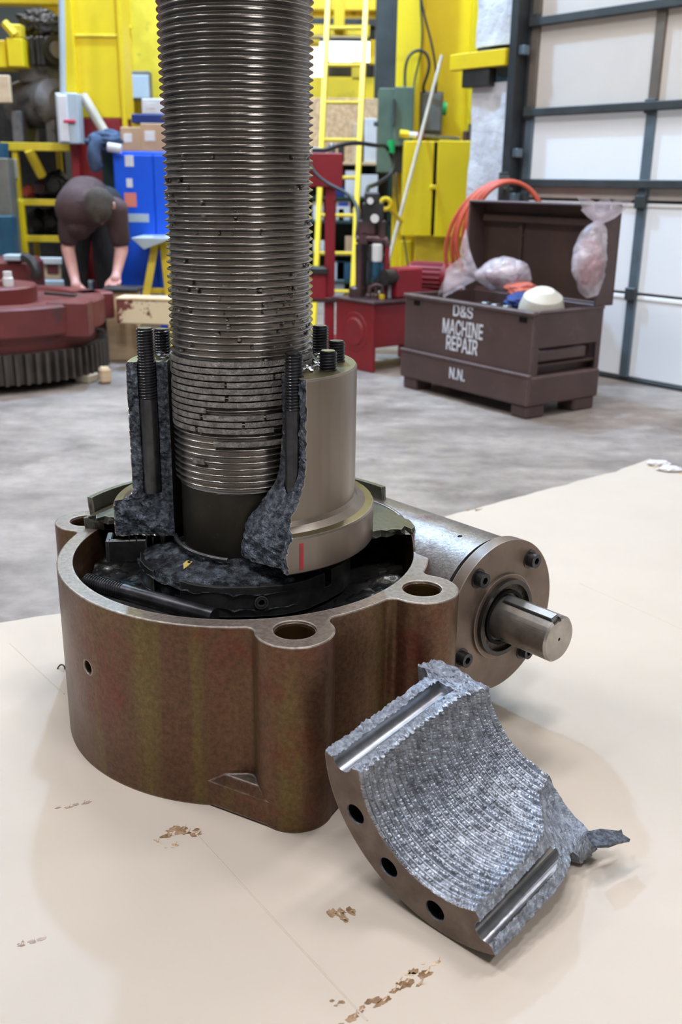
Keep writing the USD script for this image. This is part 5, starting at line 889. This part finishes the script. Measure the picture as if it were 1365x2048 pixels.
sp0, sp1, ch = np.array([X0, 6.76, .93]), np.array([X0 + .0, 6.58, .93]), np.array([X0 + .01, 6.40, .87]); sL, sR = at(140, 415, 6.36), at(232, 420, 6.36); eL, eR = at(136, 498, 6.40), at(243, 500, 6.38); wL, wR = at(150, 560, 6.22), at(234, 545, 6.26)
hd = at(199, 406, 6.14); nk = hd + np.array([-.004, .13, .0])
segs = [(hipL, .10, hipR, .10), (hipL, .098, knL, .06), (hipR, .098, knR, .06), (knL, .058, anL, .04), (knR, .058, anR, .04), (sp0, .125, sp1, .12), (sp1, .12, ch, .13), (ch, .12, sL, .06), (ch, .12, sR, .06), (sL, .055, eL, .042), (sR, .055, eR, .042), (eL, .042, wL, .029), (eR, .042, wR, .029), (ch, .07, nk, .05), (nk, .05, hd, .06)]
hdn = np.array([.02, -.55, -.83]); hdn /= np.linalg.norm(hdn)      # crown direction: head hangs down toward the viewer
segs += [(hd, .078, hd + hdn * .035, .074), (hd + np.array([0, .05, -.06]), .04, hd + np.array([0, .03, -.02]), .05)]
def hand(w, e, sgn):
    d = (w - e) / np.linalg.norm(w - e); side = np.array([1., .1, 0]); fw = np.cross(side, d); palm = w + d * .05; S = [(w, .026, palm, .033)]; lens = (.062, .074, .07, .055)
    for i in range(4):
        b0 = palm + side * (i - 1.5) * .019 + d * .02; k1 = b0 + d * lens[i] * .55 - fw * .012; k2 = k1 + d * lens[i] * .35 - fw * .028; S += [(palm + side * (i - 1.5) * .012, .012, b0, .0105), (b0, .0105, k1, .0095), (k1, .0095, k2, .008)]
    tb0 = palm - side * sgn * .028; tk = tb0 + d * .03 - side * sgn * .02; S += [(w + d * .02 - side * sgn * .012, .013, tb0, .012), (tb0, .012, tk, .0105), (tk, .0105, tk + d * .03 - fw * .01, .009)]; return S
segs += hand(wL, eL, -1) + hand(wR, eR, 1)
person = single('person', 'person in maroon shirt and dark trousers bending over the red gear', 'person', hull_chain(segs, .012, 6), skin_m, PB, 60)
def child(name, segs_, m, ref=.02, it=8, label=None): return obj(name, hull_chain(segs_, ref, it), m, person, label=label, smooth=60, off=PB)
sh1 = lambda s, e: s + (e - s) * .72
child('shirt', [(sp0 + [0, -.03, .0], .135, sp1, .135), (sp1, .135, ch, .145), (ch, .135, sL, .075), (ch, .135, sR, .075), (sL, .073, sh1(sL, eL), .062), (sR, .073, sh1(sR, eR), .062), (ch, .10, ch + [0, -.02, -.10], .09), (ch, .11, nk + [0, .015, 0], .066), (sp1, .12, sp1 + [0, -.06, -.12], .11)], shirt_m, label='maroon short-sleeved shirt')
child('trousers', [(hipL + [0, 0, .03], .118, hipR + [0, 0, .03], .118), (hipL, .115, knL, .082), (hipR, .115, knR, .082), (knL, .082, anL + [0, 0, .0], .068), (knR, .082, anR, .068)], trouser_m, label='dark charcoal trousers')
child('cap', [(hd + hdn * .006 + [0, -.012, .012], .086, hd + hdn * .05 + [0, -.012, .0], .078), (hd + hdn * .06 + [0, -.05, -.01], .03, hd + hdn * .10 + [.0, -.03, -.01], .022)], hair_m, .012, 6, 'brown cap seen from above')
for s in (-1, 1):
    e_ = hd + np.array([s * .08, .01, -.005]); child('ear', [(e_, .014, e_ + [0, .006, -.02], .011)], skin_m, .008, 3)
    y_ = hd + np.array([s * .03, .02, -.095]); child('eye', [(y_, .011, y_ + [0, .001, 0], .011)], white_m, .006, 1)
child('nose', [(hd + np.array([0, .0, -.085]), .012, hd + np.array([0, .03, -.11]), .014)], skin_m, .008, 3); child('mouth', [(hd + np.array([-.02, .06, -.10]), .006, hd + np.array([.02, .06, -.10]), .006)], rag_o, .006, 1)
for a_ in (anL, anR): child('shoe', [(a_ + [0, .04, -.03], .05, a_ + [0, -.16, -.042], .038)], dark_m, .02, 5)
